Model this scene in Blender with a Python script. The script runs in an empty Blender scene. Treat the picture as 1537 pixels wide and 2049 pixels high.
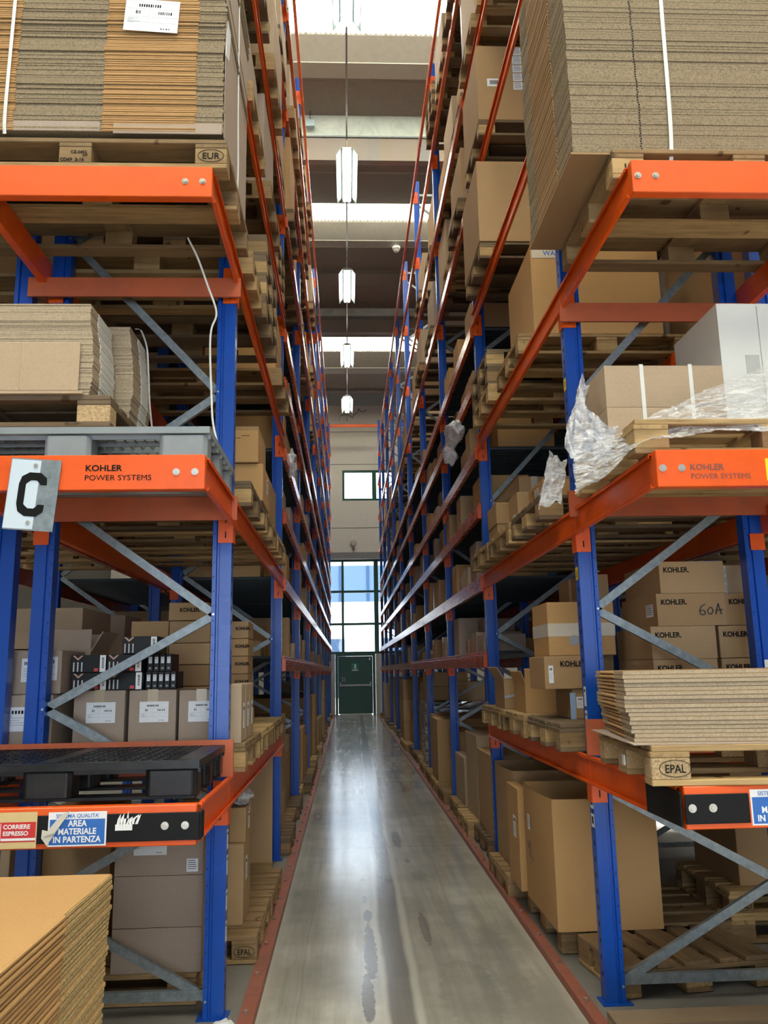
import bpy, bmesh, math, random
from mathutils import Vector, Matrix

# ------------------------------------------------------------------ camera, light, exposure
S = bpy.context.scene
COL = S.collection
S.view_settings.view_transform = 'Standard'
S.view_settings.look = 'None'
S.view_settings.gamma = 1.0
S.view_settings.exposure = -0.38
S.view_settings.use_curve_mapping = False
S.cycles.use_denoising = True
S.cycles.max_bounces = 10
S.cycles.diffuse_bounces = 3
S.cycles.glossy_bounces = 4
S.cycles.transparent_max_bounces = 12
S.cycles.sample_clamp_indirect = 8.0
SKY = 8.0
SUN = 38.0
LAMP = 45.0

FPX, PITCH, YAW, ROLL, EYE = 1639.0, 0.1912, 0.0471, -0.0183, 1.6
fw = Vector((math.sin(YAW)*math.cos(PITCH), math.cos(YAW)*math.cos(PITCH), math.sin(PITCH)))
rt0 = Vector((math.cos(YAW), -math.sin(YAW), 0)); up0 = rt0.cross(fw)
c_, s_ = math.cos(ROLL), math.sin(ROLL)
rt = rt0*c_ + up0*s_; up = up0*c_ - rt0*s_
cd = bpy.data.cameras.new('camera'); cam = bpy.data.objects.new('camera', cd); COL.objects.link(cam)
cam.matrix_world = Matrix(((rt.x, up.x, -fw.x, 0), (rt.y, up.y, -fw.y, 0), (rt.z, up.z, -fw.z, EYE), (0, 0, 0, 1)))
cd.sensor_fit = 'HORIZONTAL'; cd.sensor_width = 36.0; cd.lens = FPX/1537*36.0
cd.clip_end = 300; cd.clip_start = .05
S.camera = cam

wd = bpy.data.worlds.new('world'); S.world = wd; wd.use_nodes = True
nt = wd.node_tree; bg = nt.nodes['Background']
tc = nt.nodes.new('ShaderNodeTexCoord'); sx = nt.nodes.new('ShaderNodeSeparateXYZ'); cr = nt.nodes.new('ShaderNodeValToRGB')
nt.links.new(tc.outputs['Generated'], sx.inputs[0]); nt.links.new(sx.outputs['Z'], cr.inputs[0]); nt.links.new(cr.outputs[0], bg.inputs[0])
cr.color_ramp.elements[0].position = 0.0; cr.color_ramp.elements[0].color = (.76, .88, 1.0, 1)
cr.color_ramp.elements[1].position = .6; cr.color_ramp.elements[1].color = (.97, .97, 1.0, 1)
bg.inputs[1].default_value = SKY

sd = bpy.data.lights.new('sun', 'SUN'); sd.energy = SUN; sd.angle = math.radians(3); sd.color = (1.0, .98, .94)
so = bpy.data.objects.new('sun', sd); COL.objects.link(so); so.location = (0, 0, 40); so.rotation_euler = (0, math.radians(22), 0)

# ------------------------------------------------------------------ materials
def lin(r, g, b):
    f = lambda c: (c/255/12.92) if c/255 <= .04045 else ((c/255+.055)/1.055)**2.4
    return (f(r), f(g), f(b), 1)
class NT:
    def __init__(s, name):
        s.m = bpy.data.materials.new(name); s.m.use_nodes = True; s.t = s.m.node_tree
        s.b = s.t.nodes['Principled BSDF']; s.o = s.t.nodes['Material Output']
    def n(s, typ, **k):
        x = s.t.nodes.new('ShaderNode'+typ)
        for a, v in k.items(): setattr(x, a, v)
        return x
    def l(s, a, b): s.t.links.new(a, b)
    def math(s, op, a, b=None, c=None, clamp=False):
        x = s.n('Math', operation=op); x.use_clamp = clamp
        for i, v in enumerate((a, b, c)):
            if v is None: continue
            if isinstance(v, (int, float)): x.inputs[i].default_value = v
            else: s.l(v, x.inputs[i])
        return x.outputs[0]
    def mix(s, fac, a, b, mode='MIX'):
        x = s.n('Mix', data_type='RGBA', blend_type=mode)
        for i, v in ((0, fac), (6, a), (7, b)):
            if isinstance(v, (int, float)): x.inputs[i].default_value = v
            elif isinstance(v, tuple): x.inputs[i].default_value = v
            else: s.l(v, x.inputs[i])
        return x.outputs[2]
    def noise(s, vec, scale, detail=4, rough=.55, dist=0):
        x = s.n('TexNoise'); x.inputs['Scale'].default_value = scale; x.inputs['Detail'].default_value = detail
        x.inputs['Roughness'].default_value = rough; x.inputs['Distortion'].default_value = dist
        s.l(vec, x.inputs['Vector']); return x.outputs['Fac']
    def obj(s, scale=(1, 1, 1), rnd=True):
        t = s.n('TexCoord'); m = s.n('Mapping'); s.l(t.outputs['Object'], m.inputs[0]); m.inputs['Scale'].default_value = scale
        if not rnd: return m.outputs[0]
        i = s.n('ObjectInfo'); a = s.n('VectorMath', operation='MULTIPLY_ADD')
        s.l(i.outputs['Random'], a.inputs[0]); a.inputs[1].default_value = (37, 23, 51); s.l(m.outputs[0], a.inputs[2])
        return a.outputs[0]
    def ramp(s, v, stops):
        r = s.n('ValToRGB'); e = r.color_ramp.elements
        while len(e) < len(stops): e.new(.5)
        for q, (p, c) in zip(e, stops): q.position = p; q.color = c if len(c) == 4 else tuple(c)+(1,)
        s.l(v, r.inputs[0]); return r.outputs[0]
    def bump(s, h, strength, dist=.01):
        b = s.n('Bump'); b.inputs['Strength'].default_value = strength; b.inputs['Distance'].default_value = dist
        s.l(h, b.inputs['Height']); s.l(b.outputs[0], s.b.inputs['Normal'])
    def set(s, **k):
        for a, v in k.items():
            i = s.b.inputs[a.replace('_', ' ')]
            if isinstance(v, (int, float, tuple)): i.default_value = v
            else: s.l(v, i)
        return s

def plain(name, col, rough=.5, metal=0.0, spec=.5, var=.12):
    q = NT(name); n = q.noise(q.obj(), 9, 5)
    d = tuple(c*(1-var*2.2) for c in col[:3])+(1,)
    q.set(Base_Color=q.mix(q.math('MULTIPLY', n, .9, clamp=True), d, col) if var else col, Roughness=rough, Metallic=metal)
    q.b.inputs['Specular IOR Level'].default_value = spec
    return q.m

def paint(name, col, dirt, rough=.3, amt=.5, scratch=.25):
    q = NT(name); v = q.obj(); n = q.noise(v, 6, 6, .65); n2 = q.noise(q.obj((3, 3, 40)), 5, 3)
    f = q.math('MULTIPLY', q.math('MULTIPLY', q.math('SUBTRACT', n, .45, clamp=True), 3.0, clamp=True), amt, clamp=True)
    sc = q.ramp(q.noise(q.obj((1, 1, 8)), 30, 4, .8), [(.70, (0, 0, 0)), (.78, (1, 1, 1))])
    c = q.mix(f, col, dirt); c = q.mix(q.math('MULTIPLY', sc, scratch), c, (.35, .33, .30, 1))
    q.set(Base_Color=c, Roughness=q.math('MULTIPLY_ADD', n2, .25, rough-.1, clamp=True))
    q.b.inputs['Coat Weight'].default_value = .12; q.b.inputs['Coat Roughness'].default_value = .15
    return q.m

def kraft(name, cols, flute=True):
    q = NT(name); i = q.n('ObjectInfo'); v = q.obj()
    c = q.ramp(i.outputs['Random'], [(k/(len(cols)-1), x) for k, x in enumerate(cols)])
    n = q.noise(v, 3.5, 5); f = q.noise(q.obj((90, 90, 90)), 3, 2)
    c = q.mix(q.math('MULTIPLY', n, .35), c, tuple(x*.62 for x in cols[0][:3])+(1,))
    c = q.mix(q.math('MULTIPLY', q.math('SUBTRACT', f, .45, clamp=True), .9, clamp=True), c, (.16, .10, .05, 1))
    q.set(Base_Color=c, Roughness=.72); q.b.inputs['Specular IOR Level'].default_value = .25
    if flute: q.bump(q.noise(q.obj((1, 1, 260)), 1, 2), .12, .004)
    return q.m

def wood(name, stops, axis=0):
    q = NT(name); sc = [26, 26, 26]; sc[axis] = 2.2
    i = q.n('ObjectInfo'); g = q.noise(q.obj(tuple(sc)), 1, 6, .65, .6); big = q.noise(q.obj(), 5, 4, .6); kn = q.noise(q.obj((9, 9, 9)), 1.2, 1)
    v = q.math('ADD', q.math('MULTIPLY', i.outputs['Random'], .55), q.math('MULTIPLY', big, .45))
    c = q.ramp(v, stops)
    c = q.mix(q.ramp(g, [(.34, (.55, .55, .55)), (.56, (0, 0, 0))]), c, (.14, .085, .04, 1))
    c = q.mix(q.ramp(kn, [(.70, (0, 0, 0)), (.76, (.8, .8, .8))]), c, (.05, .028, .014, 1))
    q.set(Base_Color=c, Roughness=.8); q.b.inputs['Specular IOR Level'].default_value = .2
    q.bump(g, .35, .004)
    return q.m

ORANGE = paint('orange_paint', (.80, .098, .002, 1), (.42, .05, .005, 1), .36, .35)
ORANGE_OLD = paint('worn_orange_paint', (.50, .105, .035, 1), (.24, .08, .045, 1), .5, .6)
RAILM = paint('rusty_rail_paint', (.30, .085, .05, 1), (.14, .07, .05, 1), .55, .8)
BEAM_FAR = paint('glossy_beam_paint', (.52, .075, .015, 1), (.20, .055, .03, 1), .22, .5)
BLUE = paint('blue_paint', (.001, .068, .42, 1), (.001, .045, .28, 1), .30, .5, .06)
def galv():
    q = NT('galvanised_steel'); n = q.noise(q.obj((30, 30, 30)), 1, 4, .7)
    q.set(Base_Color=q.ramp(n, [(.3, (.17, .20, .22)), (.7, (.29, .33, .35))]), Metallic=.5, Roughness=.42); return q.m
GALV = galv()
DECK = plain('dark_deck_steel', (.045, .062, .072, 1), .5, .3)
KRAFT = kraft('kraft_board', [(.47, .30, .15, 1), (.41, .255, .125, 1), (.52, .35, .19, 1), (.36, .225, .115, 1)])
KRAFT_WARM = kraft('warm_kraft_board', [(.54, .32, .135, 1), (.49, .285, .12, 1)])
KRAFT_PALE = kraft('pale_kraft_board', [(.50, .37, .24, 1), (.47, .36, .26, 1)])
KRAFT_GREY = kraft('greyish_board', [(.42, .33, .27, 1), (.40, .32, .26, 1)])
WHITEB = plain('white_board', (.80, .80, .76, 1), .55, var=.03)
BLACKB = plain('black_carton_board', (.008, .008, .009, 1), .4, spec=.25, var=.1)
TAPE = plain('packing_tape', (.50, .40, .27, 1), .22, var=.08)
TAPE_PALE = plain('pale_packing_tape', (.60, .53, .42, 1), .3, var=.08)
STRAP = plain('white_strap', (.82, .82, .78, 1), .35, var=.03)
PAPER = plain('label_paper', (.80, .82, .86, 1), .5, var=.02)
INK = plain('black_ink', (.010, .010, .011, 1), .7, spec=.1, var=0)
GREYINK = plain('grey_ink', (.30, .32, .36, 1), .6, var=0)
MARKER = plain('marker_ink', (.03, .022, .03, 1), .5, var=0)
RED = plain('red_print', (.62, .03, .03, 1), .4, var=.05)
YELLOW = plain('yellow_print', (.85, .62, .03, 1), .4, var=.04)
BLUEP = plain('blue_print', (.02, .14, .50, 1), .4, var=.05)
WHITEP = plain('white_print', (.85, .86, .86, 1), .4, var=.02)
BLACKR = plain('black_rubber', (.010, .010, .011, 1), .5, spec=.2, var=.25)
BOLT = plain('zinc_bolt', (.62, .60, .55, 1), .3, .8, var=.05)
HOLE = plain('dark_hole', (.004, .005, .012, 1), .9, var=0)
PLASTIC_BLACK = paint('scuffed_black_plastic', (.006, .007, .009, 1), (.03, .031, .032, 1), .35, .8)
PLASTIC_BLACK.node_tree.nodes['Principled BSDF'].inputs['Specular IOR Level'].default_value = .3
PLASTIC_GREY = paint('grey_plastic', (.24, .28, .30, 1), (.17, .20, .21, 1), .42, .6)
GREEN = plain('dark_green_paint', (.005, .085, .05, 1), .35, var=.08)
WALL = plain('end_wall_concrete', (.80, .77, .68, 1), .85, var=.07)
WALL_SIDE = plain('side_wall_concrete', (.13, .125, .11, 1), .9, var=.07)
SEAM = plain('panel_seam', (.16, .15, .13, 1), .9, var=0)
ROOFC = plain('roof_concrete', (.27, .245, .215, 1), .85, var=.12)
ROOF_LIT = plain('lit_roof_edge', (.45, .44, .39, 1), .8, var=.1)  # paler copy of the roof concrete, skylit edge lines put into the colour
PINE = [(.0, (.60, .42, .20)), (.35, (.47, .32, .15)), (.62, (.29, .19, .095)), (1., (.16, .115, .065))]
WOODX = wood('pallet_wood', PINE, 0); WOODY = wood('pallet_stringer_wood', PINE, 1)
GREYW = [(.0, (.24, .185, .12)), (.5, (.165, .12, .078)), (1., (.095, .07, .048))]
OLDX = wood('weathered_pallet_wood', GREYW, 0); OLDY = wood('weathered_stringer_wood', GREYW, 1)
def chip():
    q = NT('chipboard_block'); n = q.noise(q.obj((60, 60, 60)), 2, 4, .8)
    q.set(Base_Color=q.ramp(n, [(.3, (.20, .13, .07)), (.5, (.42, .29, .15)), (.7, (.62, .46, .26))]), Roughness=.85); return q.m
CHIP = chip()
def board_edge(name, a, b, d):
    q = NT(name); n = q.noise(q.obj((40, 40, 40)), 3, 3, .7); g = q.noise(q.obj(), 4, 4)
    t = q.n('TexCoord'); w = q.n('TexWave', wave_type='BANDS', bands_direction='X'); w.inputs['Scale'].default_value = 55; w.inputs['Distortion'].default_value = 3; w.inputs['Detail'].default_value = 2
    q.l(t.outputs['Object'], w.inputs['Vector'])
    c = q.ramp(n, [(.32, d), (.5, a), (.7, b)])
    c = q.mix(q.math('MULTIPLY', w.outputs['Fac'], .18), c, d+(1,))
    c = q.mix(q.math('MULTIPLY', g, .3), c, a+(1,))
    q.set(Base_Color=c, Roughness=.9); q.b.inputs['Specular IOR Level'].default_value = .1; return q.m
EDGE = board_edge('corrugated_board_edge', (.41, .325, .225), (.49, .40, .285), (.31, .24, .16))
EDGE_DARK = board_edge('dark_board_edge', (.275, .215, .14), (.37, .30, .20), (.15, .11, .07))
EDGE_WARM = board_edge('warm_corrugated_edge', (.50, .36, .17), (.66, .52, .30), (.25, .16, .07))
EDGE_WHITE = board_edge('white_lined_edge', (.80, .79, .73), (.86, .85, .80), (.62, .60, .53))
LABELS_SIDE = plain('pallet_tag', (.7, .7, .7, 1), .5)
def film(name, lo, hi):
    q = NT(name); n = q.noise(q.obj((6, 6, 26)), 2.2, 6, .7, 1.2)
    g = q.n('BsdfGlossy'); g.inputs['Roughness'].default_value = .12; g.inputs['Color'].default_value = (.95, .96, 1, 1)
    d = q.n('BsdfDiffuse'); d.inputs['Color'].default_value = (.85, .87, .9, 1); tr = q.n('BsdfTransparent')
    bm = q.n('Bump'); bm.inputs['Strength'].default_value = .9; bm.inputs['Distance'].default_value = .02; q.l(n, bm.inputs['Height'])
    q.l(bm.outputs[0], g.inputs['Normal'])
    m1 = q.n('MixShader'); m1.inputs[0].default_value = .45; q.l(d.outputs[0], m1.inputs[1]); q.l(g.outputs[0], m1.inputs[2])
    m2 = q.n('MixShader'); f = q.ramp(n, [(.38, (lo,)*3), (.66, (hi,)*3)]); q.l(f, m2.inputs[0]); q.l(tr.outputs[0], m2.inputs[1]); q.l(m1.outputs[0], m2.inputs[2])
    q.l(m2.outputs[0], q.o.inputs[0]); return q.m
FILM = film('stretch_film', .12, .85)
BAG = film('thin_plastic_bag', .45, .95)
def glass():
    q = NT('window_glass'); g = q.n('BsdfGlossy'); g.inputs['Roughness'].default_value = .02; tr = q.n('BsdfTransparent'); tr.inputs[0].default_value = (.93, .96, .98, 1)
    m = q.n('MixShader'); m.inputs[0].default_value = .06; q.l(tr.outputs[0], m.inputs[1]); q.l(g.outputs[0], m.inputs[2]); q.l(m.outputs[0], q.o.inputs[0]); return q.m
GLASS = glass()
def skylight_mat():
    q = NT('translucent_corrugated_sheet'); n = q.noise(q.obj((9, 1.2, 1), rnd=False), 1.4, 5, .7)
    c = q.ramp(n, [(.34, (.60, .56, .40)), (.52, (.86, .84, .70)), (.7, (.95, .94, .86))])
    sp = q.n('SeparateXYZ'); q.l(q.obj(rnd=False), sp.inputs[0]); ph = q.math('ABSOLUTE', q.math('SUBTRACT', q.math('FRACT', q.math('DIVIDE', sp.outputs[0], .18)), .5))
    c = q.mix(q.math('MULTIPLY', q.math('SUBTRACT', .16, ph, clamp=True), 4.5, clamp=True), c, (.34, .32, .20, 1))
    t = q.n('BsdfTranslucent'); d = q.n('BsdfDiffuse'); q.l(c, t.inputs[0]); q.l(c, d.inputs[0])
    m = q.n('MixShader'); m.inputs[0].default_value = .25; q.l(t.outputs[0], m.inputs[1]); q.l(d.outputs[0], m.inputs[2]); q.l(m.outputs[0], q.o.inputs[0]); return q.m
SKYL = skylight_mat()
def emit(name, col, k):
    q = NT(name); q.set(Base_Color=col, Emission_Color=col, Emission_Strength=k); return q.m
TUBE = emit('fluorescent_tube', (1.0, .95, .86, 1), LAMP)
REFL = plain('lamp_reflector', (.20, .27, .26, 1), .35, .3, var=.02)
REFL.node_tree.nodes['Principled BSDF'].inputs['Alpha'].default_value = 1.0
FOIL = plain('silver_foil_wrap', (.72, .74, .78, 1), .22, .9, var=.1)

def floor_mat():
    q = NT('polished_concrete'); v = q.obj(rnd=False)
    sep = q.n('SeparateXYZ'); q.l(v, sep.inputs[0]); X, Y = sep.outputs[0], sep.outputs[1]
    big = q.noise(v, .9, 6, .6); st = q.noise(q.obj((7, .35, 1), rnd=False), 1.6, 6, .65); fine = q.noise(v, 30, 4, .7)
    c = q.ramp(big, [(.32, (.26, .255, .225)), (.5, (.40, .39, .35)), (.66, (.56, .55, .50))])
    c = q.mix(q.ramp(st, [(.38, (.55,)*3), (.6, (0, 0, 0))]), c, (.24, .235, .215, 1))
    c = q.mix(q.math('MULTIPLY', fine, .22), c, (.20, .19, .17, 1))
    wob = q.math('MULTIPLY_ADD', q.noise(q.obj((1, .25, 1), rnd=False), 2, 3), .10, -.05)
    def band(x0, x1, soft):
        cx, hw = (x0+x1)/2, (x1-x0)/2
        drift = q.math('MULTIPLY', q.math('SUBTRACT', Y, 4.0), .009)
        d = q.math('ABSOLUTE', q.math('SUBTRACT', q.math('SUBTRACT', q.math('ADD', X, wob), cx), drift))
        return q.math('DIVIDE', q.math('SUBTRACT', hw+soft, d), soft, clamp=True)
    c = q.mix(q.math('MULTIPLY', band(.19, .29, .03), .72), c, (.10, .095, .085, 1))
    c = q.mix(q.math('MULTIPLY', band(.315, .335, .02), .55), c, (.56, .55, .50, 1))
    c = q.mix(q.math('MULTIPLY', band(.155, .165, .02), .5), c, (.52, .51, .47, 1))
    c = q.mix(q.math('MULTIPLY', band(-.27, -.266, .006), .35), c, (.2, .19, .17, 1))
    wn = q.noise(v, 14, 4, .7)
    def spot(x, y, rx, ry, dark=.9, col=(.07, .063, .055, 1)):
        nonlocal c
        dx = q.math('DIVIDE', q.math('SUBTRACT', X, x), rx); dy = q.math('DIVIDE', q.math('SUBTRACT', Y, y), ry)
        r = q.math('ADD', q.math('MULTIPLY', dx, dx), q.math('MULTIPLY', dy, dy))
        r = q.math('ADD', r, q.math('MULTIPLY_ADD', wn, 1.8, -.9))
        c = q.mix(q.math('MULTIPLY', q.math('MULTIPLY', q.math('SUBTRACT', 1.05, r), 3.0, clamp=True), dark, clamp=True), c, col)
    for a in [(.115, 5.15, .04, .52), (.09, 4.45, .035, .35), (.118, 5.85, .03, .14), (.107, 6.25, .018, .09), (.106, 6.8, .022, .05), (.455, 8.35, .045, .42, .5),
              (.49, 7.4, .022, .10, .5), (.30, 6.76, .032, .05), (.31, 7.7, .03, .05), (.11, 13.1, .05, .12, .85), (.07, 11.9, .04, .10, .6), (.47, 5.55, .03, .35, .45),
              (.60, 4.5, .16, .5, .18), (.85, 4.9, .12, .6, .16), (.45, 17.5, .04, .8, .5), (.62, 12.0, .05, .25, .3), (-.1, 10.0, .04, .1, .4), (.55, 6.9, .06, .2, .25)]:
        spot(*a)
    spot(.065, 5.35, .03, .22, .6, (.30, .25, .19, 1))
    edge = q.math('MULTIPLY', q.math('SUBTRACT', q.math('ABSOLUTE', q.math('SUBTRACT', X, .32)), .71, clamp=True), 18, clamp=True)
    c = q.mix(q.math('MULTIPLY', edge, .55), c, (.52, .50, .44, 1))
    joint = q.math('LESS_THAN', q.math('ABSOLUTE', q.math('SUBTRACT', q.math('MODULO', q.math('ADD', Y, 1.02), 4.5), 0.0)), .012)
    c = q.mix(q.math('MULTIPLY', joint, .6), c, (.08, .075, .07, 1))
    q.set(Base_Color=c, Roughness=q.math('ADD', q.math('MULTIPLY', st, .14), .09)); q.b.inputs['Specular IOR Level'].default_value = .72
    q.bump(fine, .05, .003); return q.m
FLOORM = floor_mat()
FLOOR2 = plain('rack_floor_concrete', (.22, .21, .19, 1), .75, var=.15)

# ------------------------------------------------------------------ mesh helpers
class MB:
    def __init__(s): s.v = []; s.f = []; s.mi = []; s.cur = 0
    def quad(s, *p):
        i = len(s.v); s.v += [tuple(x) for x in p]; s.f.append(tuple(range(i, i+len(p)))); s.mi.append(s.cur)
    def box(s, x0, x1, y0, y1, z0, z1):
        i = len(s.v)
        s.v += [(x0, y0, z0), (x1, y0, z0), (x1, y1, z0), (x0, y1, z0), (x0, y0, z1), (x1, y0, z1), (x1, y1, z1), (x0, y1, z1)]
        for f in ((3, 2, 1, 0), (4, 5, 6, 7), (0, 1, 5, 4), (1, 2, 6, 5), (2, 3, 7, 6), (3, 0, 4, 7)):
            s.f.append(tuple(i+k for k in f)); s.mi.append(s.cur)
        return s
    def prism(s, pts, a0, a1, axis='z'):
        """closed outline (2-D) swept along an axis"""
        i = len(s.v); n = len(pts)
        for a in (a0, a1):
            for (p, q_) in pts:
                s.v.append({'z': (p, q_, a), 'y': (p, a, q_), 'x': (a, p, q_)}[axis])
        s.f.append(tuple(range(i+n-1, i-1, -1))); s.mi.append(s.cur); s.f.append(tuple(range(i+n, i+2*n))); s.mi.append(s.cur)
        for k in range(n):
            m = (k+1) % n; s.f.append((i+k, i+m, i+n+m, i+n+k)); s.mi.append(s.cur)
        return s
    def cyl(s, c, r, h, axis='z', n=12, r2=None):
        r2 = r if r2 is None else r2; i = len(s.v)
        for (rr, hh) in ((r, 0), (r2, h)):
            for k in range(n):
                a = 2*math.pi*k/n; p, q_ = rr*math.cos(a), rr*math.sin(a)
                o = {'z': (p, q_, hh), 'y': (p, hh, q_), 'x': (hh, p, q_)}[axis]
                s.v.append((c[0]+o[0], c[1]+o[1], c[2]+o[2]))
        s.f.append(tuple(range(i+n-1, i-1, -1))); s.mi.append(s.cur); s.f.append(tuple(range(i+n, i+2*n))); s.mi.append(s.cur)
        for k in range(n):
            m = (k+1) % n; s.f.append((i+k, i+m, i+n+m, i+n+k)); s.mi.append(s.cur)
        return s
    def bar(s, a, b, w, t, side=Vector((0, 1, 0))):
        """rectangular bar from a to b; w across in the plane, t along side"""
        a, b = Vector(a), Vector(b); d = (b-a).normalized(); w_ = d.cross(side).normalized()*(w/2); t_ = side*(t/2); i = len(s.v)
        for p in (a, b):
            for (u, v_) in ((-1, -1), (1, -1), (1, 1), (-1, 1)): s.v.append(tuple(p+w_*u+t_*v_))
        for f in ((3, 2, 1, 0), (4, 5, 6, 7), (0, 1, 5, 4), (1, 2, 6, 5), (2, 3, 7, 6), (3, 0, 4, 7)):
            s.f.append(tuple(i+k for k in f)); s.mi.append(s.cur)
        return s
    def tube(s, pts, r, n=8, flat=1.0):
        pts = [Vector(p) for p in pts]; i0 = len(s.v)
        for k, p in enumerate(pts):
            d = (pts[min(k+1, len(pts)-1)]-pts[max(k-1, 0)]).normalized()
            u = d.cross(Vector((.02, 1, .03))).normalized(); w = d.cross(u).normalized()
            for j in range(n):
                a = 2*math.pi*j/n; s.v.append(tuple(p+u*math.cos(a)*r+w*math.sin(a)*r*flat))
        for k in range(len(pts)-1):
            for j in range(n):
                a, b = i0+k*n+j, i0+k*n+(j+1) % n
                s.f.append((a, b, b+n, a+n)); s.mi.append(s.cur)
        s.f.append(tuple(range(i0+n-1, i0-1, -1))); s.mi.append(s.cur)
        e = i0+(len(pts)-1)*n; s.f.append(tuple(range(e, e+n))); s.mi.append(s.cur)
        return s
    def mesh(s, name, mats, bevel=0, seg=1, smooth=False):
        me = bpy.data.meshes.new(name); me.from_pydata(s.v, [], s.f)
        for m in (mats if isinstance(mats, (list, tuple)) else [mats]): me.materials.append(m)
        for p, k in zip(me.polygons, s.mi): p.material_index = k
        bm = bmesh.new(); bm.from_mesh(me)
        if bevel: bmesh.ops.bevel(bm, geom=bm.edges[:], offset=bevel, segments=seg, affect='EDGES', profile=.5, clamp_overlap=True)
        bmesh.ops.recalc_face_normals(bm, faces=bm.faces[:])
        bm.to_mesh(me); bm.free()
        if smooth:
            for p in me.polygons: p.use_smooth = True
        me.update(); return me
    def build(s, name, mats, parent=None, loc=(0, 0, 0), bevel=0, seg=1, smooth=False):
        return link(name, s.mesh(name, mats, bevel, seg, smooth), parent, loc)

def link(name, data, parent=None, loc=(0, 0, 0), rz=0):
    o = bpy.data.objects.new(name, data); COL.objects.link(o); o.location = loc; o.rotation_euler = (0, 0, rz)
    if parent is not None: o.parent = parent
    return o
USED = {}
def tag(o, label, cat, group=None, kind=None):
    n = len(label.split())
    if not 4 <= n <= 16: print('LABEL LENGTH', n, label)
    if label in USED and not group: print('DUP LABEL', label)
    USED[label] = 1; o['label'] = label; o['category'] = cat
    if group: o['group'] = group
    if kind: o['kind'] = kind
    return o
def thing(name, label, cat, loc=(0, 0, 0), rz=0, group=None, kind=None):
    return tag(link(name, None, None, loc, rz), label, cat, group, kind)
def struct(o): o['kind'] = 'structure'; return o
def copy_tree(o, loc=None, rz=None, parent=None):
    c = o.copy(); COL.objects.link(c); c.parent = parent
    if loc is not None: c.location = loc
    if rz is not None: c.rotation_euler = (0, 0, rz)
    for ch in list(o.children): copy_tree(ch, parent=c)
    return c

FACE = {'-Y': Matrix(((1, 0, 0), (0, 0, -1), (0, 1, 0))), '+X': Matrix(((0, 0, 1), (1, 0, 0), (0, 1, 0))), '-X': Matrix(((0, 0, -1), (-1, 0, 0), (0, 1, 0)))}
def place(o, face, org, rot=0.0):
    o.matrix_local = Matrix.Translation(Vector(org)) @ FACE[face].to_4x4() @ Matrix.Rotation(rot, 4, 'Z')
_tm = {}
def text(parent, s, face, org, size, mat, bold=0.0, align='LEFT', rot=0.0, name='lettering', sx=1.0, depth=.0006, space=1.0):
    key = (s, round(size, 4), mat.name, bold, align, sx, space)
    if key not in _tm:
        cu = bpy.data.curves.new('lettering', 'FONT'); cu.body = s; cu.size = size; cu.extrude = depth; cu.offset = bold; cu.align_x = align; cu.resolution_u = 3; cu.space_character = space
        ob = bpy.data.objects.new('lettering', cu); COL.objects.link(ob)
        me = bpy.data.meshes.new_from_object(ob.evaluated_get(bpy.context.evaluated_depsgraph_get()))
        bpy.data.objects.remove(ob); me.name = 'lettering'
        for v in me.vertices: v.co.x *= sx
        me.materials.clear(); me.materials.append(mat); _tm[key] = me
    o = link(name, _tm[key], parent); place(o, face, org, rot); return o
def strokes(parent, polys, face, org, k, w, mat, name='handwriting'):
    m = MB()
    for pl in polys:
        for a, b in zip(pl[:-1], pl[1:]): m.bar((a[0]*k, a[1]*k, .0006), (b[0]*k, b[1]*k, .0006), w, .0012, Vector((0, 0, 1)))
    o = m.build(name, mat, parent); place(o, face, org); return o
_sm = {}
def sticker(parent, face, org, w, h, style='ship', rot=0.0, name='shipping_label', mat=None):
    key = (round(w, 3), round(h, 3), style, (mat or PAPER).name)
    if key not in _sm:
        m = MB(); m.box(-w/2, w/2, -h/2, h/2, 0, .0008); m.cur = 1; rg = random.Random(5); z0, z1 = .0008, .0012
        def bars(x, y, bw, bh, n=9):
            for i in range(n):
                xx = x+bw*i/n; m.box(xx, xx+bw/n*rg.uniform(.35, .7), y, y+bh, z0, z1)
        if style == 'ship':
            bars(-w*.25, h*.26, w*.42, h*.09, 10); bars(-w*.30, h*.04, w*.10, h*.10, 3); bars(w*.12, h*.04, w*.26, h*.09, 7); bars(w*.18, -h*.42, w*.2, h*.03, 4)
            m.cur = 2
            for yy in (.42, .20, -.05, -.22): m.box(-w*.46, w*.46, h*yy, h*yy+.0006, z0, z1)
            m.box(-w*.06, -w*.057, -h*.22, h*.2, z0, z1)
            for k in range(5): m.box(-w*.44, -w*(.44-rg.uniform(.1, .25)), h*(-.1-.035*k), h*(-.09-.035*k), z0, z1)
        elif style == 'bar':
            bars(-w*.3, -h*.25, w*.6, h*.55, 6)
        elif style == 'text':
            for k in range(5): m.box(-w*.4, w*rg.uniform(.0, .4), h*(.35-.16*k), h*(.39-.16*k), z0, z1)
        elif style == 'tall':
            bars(-w*.3, h*.22, w*.6, h*.14, 5); m.cur = 2
            for k in range(4): m.box(-w*.35, w*rg.uniform(.0, .35), h*(.05-.1*k), h*(.07-.1*k), z0, z1)
        _sm[key] = m.mesh('shipping_label', [mat or PAPER, INK, GREYINK])
    o = link(name, _sm[key], parent); place(o, face, org, rot); return o

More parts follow.
